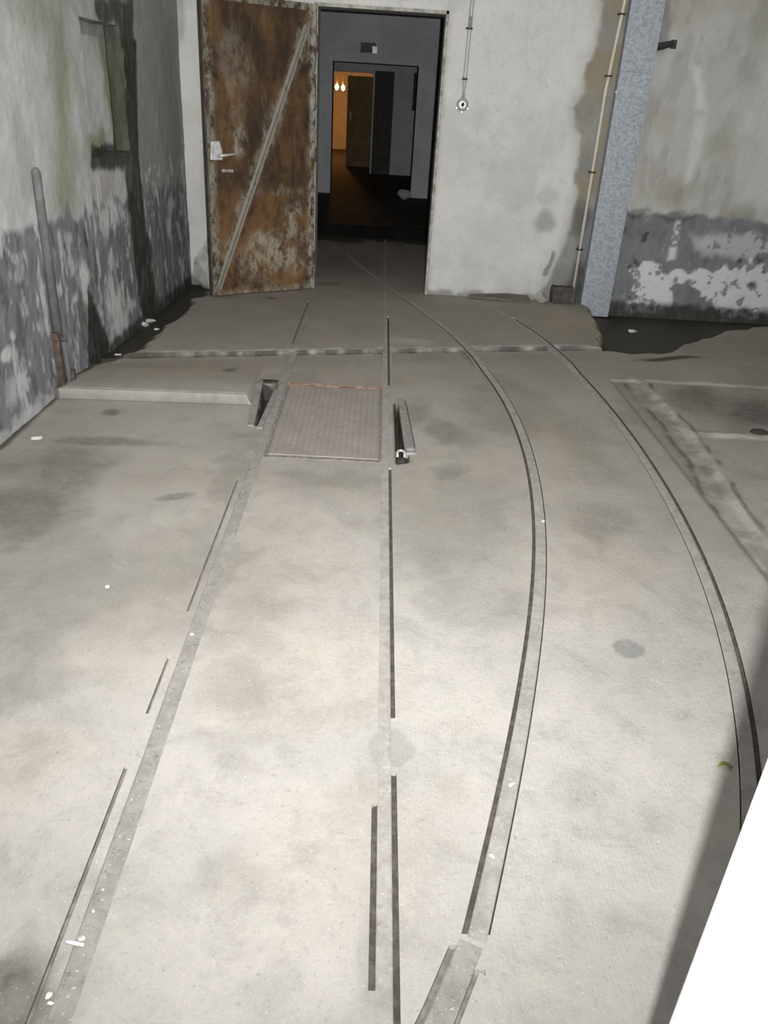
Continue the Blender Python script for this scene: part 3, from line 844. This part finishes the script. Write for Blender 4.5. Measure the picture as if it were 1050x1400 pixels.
struct_boxes('wall_end', [((-4.2, 25.9, -.1), (4.2, 26.05, 2.92))], M['orange'])
struct_boxes('wall_side', [((-4.2, 7.46, -.15), (-4.1, 26, 2.95)), ((4.1, 7.46, -.15), (4.2, 26, 2.95))], M['corr'])

# dark door leaf standing in the passage
x0 = B(511, 150, 18.3)[0]; x1 = B(537, 150, 18.3)[0]; zt = B(520, 97, 18.3)[1]
dd = empty('passage_door', (x0, 18.3, 0), 'dark door leaf standing open far down the passage beyond the second opening', 'door')
bm = bmesh.new(); box(bm, (0, 0, .0), (x1 - x0, .05, zt)); build('door_leaf', bm, M['darkdoor'], dd, bevel=.004)
bm = bmesh.new()
for k in (.25, zt * .55, zt - .3): box(bm, (.06, -.012, k), (x1 - x0 - .06, 0, k + .07))
build('ledge_rail', bm, M['darkdoor'], dd, bevel=.003)
xa = B(474.5, 150, 20.)[0]; xb = B(513, 150, 20.)[0]; zt = B(490, 104, 20.)[1]
d3 = empty('passage_door', (xa, 20., 0), 'brown door leaf in front of the orange-lit room', 'door')
bm = bmesh.new(); box(bm, (0, 0, 0), (xb - xa, .05, zt)); build('door_leaf', bm, mat_simple('brown_door_paint', (.12, .09, .045, 1), (.17, .13, .06, 1), 5, .7), d3, bevel=.004)
bm = bmesh.new(); box(bm, (.07, -.02, .95), (.10, 0, 1.12)); build('door_handle', bm, M['steel'], d3)

# two lit bulbs
for i, (px, py) in enumerate(((460.5, 119), (469, 120))):
    X, Z = B(px, py, 24.)
    lb = empty('hanging_bulb', (X, 24., Z), ('left of the two glowing orange bulbs far down the passage', 'right of the two glowing orange bulbs far down the passage')[i], 'lamp', group='glowing bulbs in the passage')
    bm = bmesh.new(); bmesh.ops.create_uvsphere(bm, u_segments=16, v_segments=10, radius=.045)
    for v in bm.verts: v.co.z *= 1.5
    build('bulb', bm, M['bulb'], lb, True)
    bm = bmesh.new(); lathe(bm, [(.03, .07), (.034, .10), (.03, .15), (.012, .17)], 12); build('lamp_socket', bm, M['dark'], lb)
    bm = bmesh.new(); tube(bm, [(0, 0, .16), (0, 0, 2.9 - Z)], .006, 6); build('cord', bm, M['dark'], lb)
lt = bpy.data.lights.new('passage_bulb_light', 'POINT'); lt.energy = 75; lt.color = (1, .42, .085); lt.shadow_soft_size = .12
o = bpy.data.objects.new('passage_bulb_light', lt); COL.objects.link(o); X, Z = B(464, 118, 24.); o.location = (X, 23.7, Z)

# small box lamp over the second opening
X, Z = B(505, 66, D2)
bl = empty('emergency_lamp', (X, D2, Z), 'small grey box lamp with a bright end fixed above the second opening', 'lamp')
bm = bmesh.new(); box(bm, (-.13, -.10, -.06), (.10, 0, .07)); hs = build('housing', bm, M['pipegrey'], bl, bevel=.008)
bm = bmesh.new(); box(bm, (.045, -.115, -.075), (.13, -.005, .03)); build('lens', bm, M['bright'], hs, bevel=.006)
bm = bmesh.new(); box(bm, (-.14, -.085, -.075), (-.075, -.005, -.02)); build('end_cap', bm, M['steel'], bl, bevel=.006)
X, Z = B(571, 126, D3 - .15)
wb = empty('wall_box', (X, D3, Z), 'dark tall box on the far grey wall seen through the second opening', 'box')
bm = bmesh.new(); box(bm, (-.09, -.2, -.34), (.12, 0, .34)); cs = build('case', bm, M['dark'], wb, bevel=.01)
bm = bmesh.new(); box(bm, (-.07, -.215, -.31), (.10, -.2, .31)); build('lid', bm, M['darkdoor'], cs, bevel=.004)
gx, gy = G(552, 262)
rock('rubble_stone', (gx, 14.1, 0), (.14, .10, .10), M['stone'], 'grey stone lying at the foot of the second opening', 'stone', seed=4)

# ------------------------------------------------------------------ doorway frame and rusty door
bm = bmesh.new()
fy0, fy1 = 7.035, 7.10
box(bm, (DX1 - .012, fy0, 0), (DX1 + .010, fy1, DZ1 + .012)); box(bm, (DX0 - .02, fy0, DZ1 - .012), (DX1 + .010, fy1, DZ1 + .012)); box(bm, (DX0 - .012, fy0, 0), (DX0 + .012, fy1, DZ1))
o = build('trim_1', bm, M['frame'], bevel=.002); tag(o, 'thin steel angle frame around the doorway', None, kind='structure')
bm = bmesh.new(); box(bm, (DX1 - .016, 7.10, 0), (DX1 - .001, 7.135, DZ1 - .012)); box(bm, (DX0, 7.10, DZ1 - .02), (DX1, 7.135, DZ1))
o = build('trim_2', bm, M['dark']); tag(o, 'dark rebate behind the doorway frame', None, kind='structure')

P1 = np.array([-1.319, 6.541]); P2 = np.array([-.556, 7.185 - .16])
P2 = np.array([-.553, 7.03]); P1 = np.array([-1.319, 6.541])
# the hinge side sits on the frame; the free edge swings into the room
dv = P1 - P2; WD = float(np.linalg.norm(dv)); ang = math.atan2(dv[1], dv[0])
DH = 2.075
door = empty('steel_door', (P2[0], P2[1], .012), 'tall rusted steel door leaf standing open against the left side of the doorway', 'door', ang)
# local: x from hinge to free edge; the seen face looks along +y (rotated), decide by sign below
NS = 1.0      # local +y faces the camera when ang ~ 212 deg


def door_leaf():
    us = lines(0, WD, .02); vs = lines(0, DH, .02)
    U, V = np.meshgrid(us, vs)
    dent = (fbm(U, V, 2.2, 3, 2) - .5) * .012
    rim = np.minimum.reduce([U, WD - U, V, DH - V])
    y = .030 + dent * sst(.05, .15, rim)
    co = np.stack([U, y, V], -1).reshape(-1, 3)
    nu, nv = len(us), len(vs); idx = np.arange(nu * nv).reshape(nv, nu)
    q = np.stack([idx[:-1, :-1], idx[:-1, 1:], idx[1:, 1:], idx[1:, :-1]], -1).reshape(-1, 4)
    # sides and rear face
    c = [(0, .03, 0), (WD, .03, 0), (WD, .03, DH), (0, .03, DH), (0, -.012, 0), (WD, -.012, 0), (WD, -.012, DH), (0, -.012, DH)]
    b = len(co); qq = np.array([(0, 4, 5, 1), (1, 5, 6, 2), (2, 6, 7, 3), (3, 7, 4, 0), (4, 7, 6, 5)]) + b
    u = U / WD
    paint = np.zeros(U.shape)
    n = fbm(U, V, 7, 4, 2)
    paint = np.maximum(paint, 1.0 * (1 - sst(.03, .10, U + (n - .5) * .06)) * (.55 + .45 * sst(.4, .6, fbm(U, V, 4, 3, 1))))        # hinge stile
    paint = np.maximum(paint, .75 * (1 - sst(.0, .06, WD - U - .03 + (n - .5) * .04)))     # free stile
    bl = sdf(U, V, [(.93, .04), (.88, .04), (.06, 1.93), (.11, 1.93)])
    paint = np.maximum(paint, .5 * (1 - sst(.0, .05, bl + (n - .5) * .10)))
    paint = np.maximum(paint, .85 * blob(U, V, (.42, .28), .40, .26, 0, .8, 7, 3)); paint = np.maximum(paint, .8 * blob(U, V, (.22, .55), .1, .3, 0, .7, 8, 3))
    paint = np.maximum(paint, .75 * blob(U, V, (.65, 1.12), .06, .16, 0, .7, 9, 3)); paint = np.maximum(paint, .8 * (1 - sst(.01, .06, V + (n - .5) * .06)))
    paint = np.maximum(paint, .6 * (1 - sst(.0, .05, DH - V + (n - .5) * .05))); paint = np.maximum(paint,   .28 * blob(U, V, (.68, 1.5), .15, .45, 0, .7, 5, 3)); paint = np.maximum(paint, .55 * blob(U, V, (.3, .78), .3, .05, 0, .7, 9, 3))
    og = np.maximum(.85 * (1 - sst(.4, 1.0, V + (n - .5) * .8)), .38 * sst(.5, .62, fbm(U * 3, V * .7, 3, 4, 5)))
    og = np.maximum(og, .6 * blob(U, V, (.72, 1.3), .14, .6, 0, .7, 5, 1))
    att = np.concatenate([paint.ravel(), np.full(8, .1)])
    o = mesh_np('door_leaf', np.concatenate([co, np.array(c)]), np.concatenate([q, qq]), {'paint': att, 'orange': np.concatenate([og.ravel(), np.zeros(8)])}, M['rust'])
    o.parent = door


def door_attr(o, f):
    me = o.data; at = me.attributes.new('paint', 'FLOAT', 'POINT')
    for i, v in enumerate(me.vertices): at.data[i].value = f(v.co)


door_leaf()
# diagonal brace: shallow channel
bm = bmesh.new()
A = Vector((WD - .045, .03, .05)); Bq = Vector((.085, .03, 1.93)); d = Bq - A; ln = d.length
rotm = Matrix.Translation(A) @ Matrix.Rotation(math.atan2(d.z, d.x) * -1, 4, 'Y')
box(bm, (0, 0, -.026), (ln, .005, .026), rotm); box(bm, (0, .005, -.004), (ln, .034, .004), rotm)
o = build('diagonal_brace', bm, M['brace'], door, bevel=.003); door_attr(o, lambda c: .62 + .3 * math.sin(c.z * 5.) * math.sin(c.z * 11. + 1)); o['label'] = 'diagonal brace with pale flaking paint'
bm = bmesh.new(); box(bm, (WD - .002, -.016, -.002), (WD + .010, .040, DH + .002)); o = build('edge_strip', bm, M['rustdark'], door, bevel=.002); o['label'] = 'dark grey steel edge strip'
bm = bmesh.new(); box(bm, (WD - .045, .028, 0), (WD - .002, .036, DH)); o = build('stile', bm, M['rust'], door, bevel=.002); door_attr(o, lambda c: .7)
bm = bmesh.new(); box(bm, (.006, .028, 0), (.055, .036, DH)); o = build('stile', bm, M['rust'], door, bevel=.002); door_attr(o, lambda c: 1.); o['label'] = 'hinge stile with pale paint'
bm = bmesh.new(); box(bm, (.055, .028, DH - .045), (WD - .045, .035, DH)); o = build('top_rail', bm, M['rust'], door, bevel=.002); door_attr(o, lambda c: .75)
bm = bmesh.new(); prism(bm, [(.0, 0), (.095, 0), (.085, .125), (.02, .13), (.0, .06)], 0, .012)
for v in bm.verts: v.co = Vector((WD - .115 + v.co.x, .031 + v.co.z, 1.005 + v.co.y))
lockp = o = build('lock_plate', bm, M['bright'], door, bevel=.002); o['label'] = 'pale scraped lock plate'
bm = bmesh.new(); tube(bm, [(WD - .075, .04, 1.035), (WD - .075, .075, 1.035), (WD - .10, .082, 1.04), (WD - .20, .080, 1.05)], [.010, .010, .010, .008], 10); o = build('door_handle', bm, M['bright'], lockp, True); o['label'] = 'bright metal lever handle'
bm = bmesh.new(); box(bm, (WD - .20, .031, .92), (WD - .11, .036, .94)); build('keyhole_cover', bm, M['frame'], door, bevel=.001)
for z in (.25, 1.05, 1.82):
    bm = bmesh.new(); tube(bm, [(-.004, .018, z - .055), (-.004, .018, z + .055)], .013, 12); box(bm, (0, .028, z - .04), (.06, .034, z + .04)); build('hinge', bm, M['rustdark'], door)

# ------------------------------------------------------------------ switch and cables on the white wall
wy = 7.056
sx, sz = B(632, 143)
sw = empty('wall_switch', (sx, wy, sz), 'round metal light switch on the white wall right of the doorway', 'switch')
rm = Matrix.Rotation(math.radians(90), 4, 'X')
bm = bmesh.new(); lathe(bm, [(.044, 0), (.046, .012), (.040, .030), (.036, .034)], 28, rm); build('housing', bm, M['cable'], sw)
bm = bmesh.new(); lathe(bm, [(.033, .033), (.032, .040), (.022, .043)], 24, rm); ring = o = build('cover_ring', bm, M['bright'], sw); o['label'] = 'bright metal cover ring'
bm = bmesh.new(); lathe(bm, [(.014, .042), (.013, .052), (.009, .056)], 16, rm); box(bm, (-.004, -.072, -.016), (.004, -.052, .016)); o = build('rotary_knob', bm, M['dark'], ring); o['label'] = 'dark rotary knob'
for a in (-150, -30, 90, 200 + 70):
    bm = bmesh.new(); ca, sa = math.cos(math.radians(a)), math.sin(math.radians(a))
    lathe(bm, [(.012, 0), (.012, .012), (.008, .015)], 10, Matrix.Translation((ca * .050, 0, sa * .050)) @ rm); build('fixing_lug', bm, M['bright'], sw)
bm = bmesh.new(); tube(bm, [(0, -.016, .04), (0, -.014, .085)], [.014, .010], 12); build('cable_gland', bm, M['steel'], sw)
cb = empty('electric_cable', (sx, wy, 2.9), 'thin twin grey cable running up the white wall from the round switch', 'cable')
for off in (-.011, .011):
    bm = bmesh.new()
    tube(bm, [(off * .4 - .0, -.012, sz + .085 - 2.9), (off, -.010, sz + .14 - 2.9), (off + .003, -.010, 1.9 - 2.9), (off + .004, -.010, 2.02 - 2.9), (off + .012, -.010, 0)], .0042, 8); build('cable', bm, M['cable'], cb)
for z, w in ((B(635, 108)[1], .02), (B(641, 39)[1], .026)):
    bm = bmesh.new(); box(bm, (-w, -.018, z - 2.9 - .007), (w, 0, z - 2.9 + .007)); build('cable_clip', bm, M['dark'], cb, bevel=.002)
zz = B(642, 31)[1] - 2.9
bm = bmesh.new(); tube(bm, [(.004, -.012, zz - .035), (.004, -.012, zz + .04)], .011, 10); build('cable_sleeve', bm, M['steel'], cb)

# ------------------------------------------------------------------ cream conduit and galvanised duct
cp = empty('conduit_pipe', (1.705, 7.03, -.06), 'slim cream plastic conduit clipped up the dirty wall left of the galvanised duct', 'pipe')
bm = bmesh.new(); tube(bm, [(0, -.01, 0), (0, -.01, 1.7), (.035, -.01, 2.3), (.06, -.01, 2.96)], .0125, 12); build('pipe', bm, M['pvc'], cp, True)
for px, py in ((830, 104), (808, 235), (789, 340), (852, 20)):
    x, z = B(px, py); x = {True: 1.705, False: 1.705 + .035 * (z + .06 - 1.7) / .6}[z < 1.64]
    bm = bmesh.new(); box(bm, (x - 1.705 - .026, -.027, z + .06 - .006), (x - 1.705 + .026, .03, z + .06 + .006)); build('pipe_clip', bm, M['dark'], cp, bevel=.002)

du = empty('cable_duct', (1.90, 6.99, -.085), 'wide galvanised steel cable duct standing upright against the dirty back wall', 'duct')
W2 = .122
bm = bmesh.new(); box(bm, (-W2, -.03, 0), (W2, .066, 2.98)); build('duct_body', bm, M['galv'], du, bevel=.003)
bm = bmesh.new(); box(bm, (-W2 - .004, -.036, .0), (W2 + .004, -.0305, 1.86)); build('cover', bm, M['galv'], du, bevel=.002)
bm = bmesh.new(); box(bm, (-W2 - .004, -.036, 1.865), (W2 + .004, -.0305, 2.98)); build('cover', bm, M['galv'], du, bevel=.002)
for px, py in ((843, 126), (876, 126), (855, 96)):
    x, z = B(px, py, 6.95); bm = bmesh.new()
    lathe(bm, [(.012, .0), (.012, .006), (.006, .010)], 12, Matrix.Translation((x - 1.90, -.036, z + .085)) @ rm); build('screw', bm, M['bright'], du)
x, z = B(893, 61)
bk = empty('wall_bracket', (2.02, 7.05, z), 'stubby dark iron bracket on the wall right of the galvanised duct', 'bracket')
bm = bmesh.new(); tube(bm, [(0, -.03, -.02), (.07, -.03, -.005), (.12, -.02, .01), (.16, .03, .02)], [.026, .026, .022, .014], 10); build('arm', bm, M['dark'], bk, True)
bm = bmesh.new(); box(bm, (.13, -.004, -.02), (.175, .008, .04)); build('wall_plate', bm, M['dark'], bk, bevel=.004)

# ------------------------------------------------------------------ things on the floor by the wall
pA, pB = G(640, 405), G(718, 413)
bm = bmesh.new(); prism(bm, [(0, 0), (.55, -.05), (.53, .07), (.35, .085), (.04, .035)], 0, .025)
o = build('wood_board', bm, M['wood'], bevel=.004, loc=(.79, 6.97, .008)); o.rotation_euler = (math.radians(14), 0, 0)
tag(o, 'grey weathered board lying along the foot of the white wall', 'board')
gx, gy = G(733, 416)
rock('concrete_lump', (1.432, 6.96, .0), (.065, .06, .065), M['stone'], 'pale crumbling concrete lump between the board and the dark block', 'rubble', seed=9)
gx, gy = G(762, 417)
bm = bmesh.new(); box(bm, (-.085, -.06, -.06), (.085, .06, .12)); bmesh.ops.subdivide_edges(bm, edges=bm.edges[:], cuts=3, use_grid_fill=True)
for v in bm.verts: v.co += Vector((random.uniform(-1, 1), random.uniform(-1, 1), random.uniform(-1, 1))) * .008
o = build('dark_block', bm, M['darkstone'], loc=(1.60, 6.98, .03)); tag(o, 'dark damp block against the wall foot left of the cream conduit', 'block')
rock('plaster_chunk', (-1.44, 6.93, -.02), (.12, .11, .19), M['stone'], 'broken plaster chunk leaning in the corner left of the rusty door', 'rubble', seed=21)

# ------------------------------------------------------------------ hatch plate between the rails
hx0, hx1, hy0, hy1 = LEFTX + .032, MIDX - .020, 3.43, 4.49
ht = empty('floor_hatch', ((hx0 + hx1) / 2, hy0, 0), 'square chequered steel cover plate set between the two straight rails', 'hatch')
hw = (hx1 - hx0) / 2; hl = hy1 - hy0
bm = bmesh.new(); box(bm, (-hw + .014, .02, -.004), (hw - .012, hl - .05, .007))
build('cover_plate', bm, M['plate'], ht, bevel=.002)
# raised studs of the chequer pattern
bm = bmesh.new(); k = 0
for i in range(17):
    for j in range(33):
        x = -hw + .035 + i * (2 * hw - .07) / 16; y = .05 + j * (hl - .13) / 32
        s = 1 if (i + j) % 2 else -1
        m = Matrix.Translation((x, y, .007)) @ Matrix.Rotation(s * .78, 4, 'Z')
        vs = [bm.verts.new(m @ Vector(p)) for p in ((-.010, 0, 0), (0, -.003, 0), (.010, 0, 0), (0, .003, 0), (0, 0, .0018))]
        for a, b in ((0, 1), (1, 2), (2, 3), (3, 0)): bm.faces.new((vs[a], vs[b], vs[4]))
o = build('chequer_studs', bm, M['plate'], ht); o['kind'] = 'stuff'
bm = bmesh.new(); box(bm, (-hw - .006, 0, -.004), (-hw + .012, hl, .004)); box(bm, (hw - .010, 0, -.004), (hw + .004, hl, .004)); box(bm, (-hw, -.012, -.004), (hw, .012, .0045))
build('hatch_frame', bm, M['groovepale'], ht)
bm = bmesh.new(); box(bm, (-hw, hl - .05, -.004), (hw, hl - .006, .004)); bmesh.ops.subdivide_edges(bm, edges=bm.edges[:], cuts=10, use_grid_fill=True)
for v in bm.verts: v.co += Vector((random.uniform(-1, 1) * .003, random.uniform(-1, 1) * .009, random.uniform(-.3, 1) * .004))
o = build('rear_hinge_bar', bm, M['redrust'], ht); o['label'] = 'flaking red-rusted rear bar'


def flat_bar(name, p, q, w0, w1, z0, z1, mat, parent, base, t=.012):
    p = Vector((p[0] - base[0], p[1] - base[1], 0)); q = Vector((q[0] - base[0], q[1] - base[1], 0))
    d = (q - p).normalized(); n = Vector((d.y, -d.x, 0)); bm = bmesh.new()
    pts = [(p + n * w0, z0), (q + n * w1, z1), (q - n * w1, z1), (p - n * w0, z0)]
    a = [bm.verts.new((v.x, v.y, z)) for v, z in pts]; b = [bm.verts.new((v.x, v.y, z - t)) for v, z in pts]
    bm.faces.new(a); bm.faces.new(b[::-1])
    for i in range(4): bm.faces.new((a[i], a[(i + 1) % 4], b[(i + 1) % 4], b[i]))
    return build(name, bm, mat, parent, bevel=.002)


b0 = G(360, 555)
sl = empty('track_switch_tongue', (*b0, 0), 'pair of steel bars around an open slot left of the chequered plate', 'track switch')
flat_bar('tongue', G(355, 526), G(343, 583), .020, .016, .030, .008, M['steel'], sl, b0, .03)
flat_bar('stock_bar', G(378, 535), G(355, 586), .013, .015, .012, .006, M['steel'], sl, b0, .03)
flat_bar('end_plate', G(356, 522), G(380, 523), .022, .022, .010, .010, M['dark'], sl, b0, .012)
b1 = G(555, 590)
sr = empty('track_switch_tongue', (*b1, 0), 'slanted steel bar beside a dark slot right of the chequered plate', 'track switch')
flat_bar('tongue', G(548, 545), G(562, 622), .018, .028, .003, .010, M['steel'], sr, b1, .03)
flat_bar('edge_bar', G(554, 548), G(567, 614), .0025, .0025, .006, .013, M['rustdark'], sr, b1, .02)
flat_bar('end_stop', G(556, 616), G(566, 617), .012, .012, .016, .016, M['railpale'], sr, b1, .02)
lx_, ly_ = G(548, 626)
lk = empty('padlock', (lx_, ly_ + .02, .0), 'small bright horseshoe-shaped shackle at the near end of the slot right of the plate', 'shackle')
bm = bmesh.new(); tube(bm, [(-.017, -.035, .012), (-.018, 0, .016), (-.012, .02, .018), (0, .027, .018), (.012, .02, .018), (.018, 0, .016), (.017, -.035, .012)], .0065, 8); o = build('shackle', bm, M['bright'], lk, True)
bm = bmesh.new(); box(bm, (-.020, -.075, -.012), (.020, -.03, .010)); build('body', bm, M['dark'], lk, bevel=.004)

# ------------------------------------------------------------------ conduit on the left wall
cy = 4.15
wp = empty('wall_conduit', (lx(cy) + .02, cy, 0), 'upright grey conduit with a rounded top on the left wall, rusty at its foot', 'pipe')
bm = bmesh.new(); tube(bm, [(0, 0, .30), (0, 0, 1.08), (0, 0, 1.105), (0, 0, 1.12), (0, 0, 1.126)], [.025, .022, .021, .014, .004], 14); build('pipe', bm, M['pipegrey'], wp, True)
bm = bmesh.new(); box(bm, (-.018, -.045, .02), (.016, -.005, .33)); box(bm, (-.018, -.055, .30), (.020, .02, .335)); o = build('foot_bracket', bm, M['rustpipe'], wp, bevel=.004); o['label'] = 'rusty iron foot bracket'
bm = bmesh.new(); tube(bm, [(.012, .035, .27), (.016, .035, .0)], .015, 10); o = build('foot_pipe', bm, M['pipegrey'], wp, True); o['label'] = 'grey lower pipe stub'
bm = bmesh.new(); box(bm, (.0, .05, -.015), (.035, .10, .10)); o = build('anchor', bm, M['rustpipe'], wp, bevel=.005); o['label'] = 'rust-red anchor at the floor'

# ------------------------------------------------------------------ litter
def scrap(px, py, w, h, rz, label, name='paper_scrap', cat='litter', group='white scraps on the floor', mat='paper', t=.002):
    x, y = G(px, py); bm = bmesh.new()
    n = 4
    vs = [[bm.verts.new(((i / n - .5) * w + random.uniform(-.06, .06) * w, (j / n - .5) * h + random.uniform(-.06, .06) * h, t + random.uniform(0, .12) * min(w, h))) for j in range(n + 1)] for i in range(n + 1)]
    for i in range(n):
        for j in range(n): bm.faces.new((vs[i][j], vs[i + 1][j], vs[i + 1][j + 1], vs[i][j + 1]))
    r = bmesh.ops.extrude_face_region(bm, geom=bm.faces[:])
    for v in r['geom']:
        if isinstance(v, bmesh.types.BMVert): v.co.z -= t
    o = build(name, bm, M[mat]); z = float(floor_h(np.array([x]), np.array([y]))[0]) + .001
    o.location = (x, y, z); o.rotation_euler = (0, 0, rz)
    return tag(o, label, cat, group)


scrap(50, 600, .045, .035, .2, 'white paper scrap on the floor near the left wall foot')
scrap(28, 580, .03, .02, .4, 'small white flake in the dark joint along the left wall')
scrap(214, 447, .035, .03, 0, 'small white scrap beside the wet gutter, nearest the rusty door')
scrap(161, 482, .04, .02, .1, 'curled white flake at the left end of the cracked lip')
scrap(147, 803, .012, .014, .3, 'tiny white fleck alone on the left floor')
rock('plaster_flake', (*G(204, 438), -.02), (.05, .035, .02), M['pebble'], 'pale plaster flake in the wet gutter, further one', 'rubble', 'plaster flakes in the wet gutter', seed=31)
rock('plaster_flake', (*G(197, 443), -.02), (.04, .03, .02), M['pebble'], 'pale plaster flake in the wet gutter, nearer one', 'rubble', 'plaster flakes in the wet gutter', seed=32)
x, y = G(103, 1294)
cg = empty('cigarette_butt', (x, y, .006), 'white cigarette end lying across the left rail', 'litter', -.15)
bm = bmesh.new(); tube(bm, [(-.019, 0, .004), (.011, 0, .004)], .0036, 10); build('paper_tube', bm, M['paper'], cg, True)
bm = bmesh.new(); tube(bm, [(.0105, 0, .004), (.019, 0, .004)], .0037, 10); build('filter', bm, M['paper'], cg, True)
for i, (px, py, s, lb) in enumerate(((111, 1286, .009, 'white crumb just right of the cigarette end'), (68, 1363, .010, 'white crumb on the left rail at the dark stain'), (128, 1248, .005, 'tiny white crumb on the left rail above the cigarette end'),
                                     (70, 1374, .007, 'small bright crumb lowest on the left rail'), (699, 1075, .012, 'pale crumb on the inner curved rail, further of two'), (671, 1172, .012, 'pale crumb on the inner curved rail, nearer of two'),
                                     (742, 715, .014, 'pale stone chip beside the bend of the inner curved rail'), (262, 870, .009, 'white chip on the left rail halfway down'))):
    rock('stone_chip', (*G(px, py), .004), (s, s * .7, s * .5), M['paper'] if i in (1, 2, 3) else M['pebble'], lb, 'rubble', 'stone chips and crumbs on the floor', seed=40 + i, rz=i)
rock('stone_chip', (*G(1040, 592), -.02), (.06, .04, .03), M['dark'], 'dark stone by the pale ledge at the right edge', 'rubble', 'stone chips and crumbs on the floor', seed=60)
rock('stone_chip', (*G(865, 454, -.09), -.10), (.05, .03, .025), M['pebble'], 'pale stone lying in the wet hollow by the right wall', 'rubble', 'stone chips and crumbs on the floor', seed=61)
# curled leaf in the shadow at the right
x, y = G(993, 1057)
bm = bmesh.new(); n = 10; rows = []
for i in range(n + 1):
    t = i / n; a = -.6 + t * 2.0; cx_, cy_ = .022 * math.cos(1.9 - a), .022 * math.sin(1.9 - a); w = .006 * math.sin(math.pi * min(1, t * .95 + .03)) + .0005
    rows.append([bm.verts.new((cx_ * (1 + s * w / .022), cy_ * (1 + s * w / .022), .004 + .005 * math.sin(t * 3) + abs(s) * .002)) for s in (-1, 0, 1)])
for a, b in zip(rows, rows[1:]):
    for k in range(2): bm.faces.new((a[k], a[k + 1], b[k + 1], b[k]))
r = bmesh.ops.extrude_face_region(bm, geom=bm.faces[:])
for v in r['geom']:
    if isinstance(v, bmesh.types.BMVert): v.co.z -= .001
o = build('curled_leaf', bm, M['leaf'], loc=(x, y, .003)); tag(o, 'small curled yellow-green leaf on the floor at the shadow edge', 'leaf')

# ------------------------------------------------------------------ light: the camera's flash
fl = bpy.data.lights.new('camera_flash', 'SPOT'); fl.energy = 1260; fl.spot_size = math.radians(175); fl.spot_blend = .3
fl.shadow_soft_size = .012; fl.color = (.985, .99, 1.0)
fl.use_nodes = True
nt = fl.node_tree; em = nt.nodes['Emission']
tcn = nt.nodes.new('ShaderNodeTexCoord'); sp = nt.nodes.new('ShaderNodeSeparateXYZ'); nt.links.new(tcn.outputs['Normal'], sp.inputs[0])
ab = nt.nodes.new('ShaderNodeMath'); ab.operation = 'ABSOLUTE'; nt.links.new(sp.outputs['Z'], ab.inputs[0])
pw = nt.nodes.new('ShaderNodeMath'); pw.operation = 'POWER'; pw.inputs[1].default_value = 2.9; nt.links.new(ab.outputs[0], pw.inputs[0])
nt.links.new(pw.outputs[0], em.inputs['Strength'])
fo = bpy.data.objects.new('camera_flash', fl); COL.objects.link(fo); fo.location = (.06, .0, 1.56)
dirv = Vector((.02, 1, -.02)); fo.rotation_euler = dirv.to_track_quat('-Z', 'Y').to_euler()

w = bpy.data.worlds.new('dark'); SC.world = w; w.use_nodes = True
w.node_tree.nodes['Background'].inputs[0].default_value = (.02, .02, .02, 1)

# ------------------------------------------------------------------ camera and view
cd = bpy.data.cameras.new('camera'); cd.sensor_fit = 'VERTICAL'; cd.sensor_height = 36; cd.lens = F_PX / 1400 * 36
cd.clip_start = .02
co = bpy.data.objects.new('camera', cd); COL.objects.link(co)
mw = Matrix([list(CM[0]) + [0], list(CM[1]) + [0], list(CM[2]) + [CAM_H], [0, 0, 0, 1]])
co.matrix_world = mw
SC.camera = co
vs_ = SC.view_settings; vs_.view_transform = 'Standard'; vs_.look = 'None'; vs_.gamma = 1; vs_.use_curve_mapping = False; vs_.exposure = 0.0
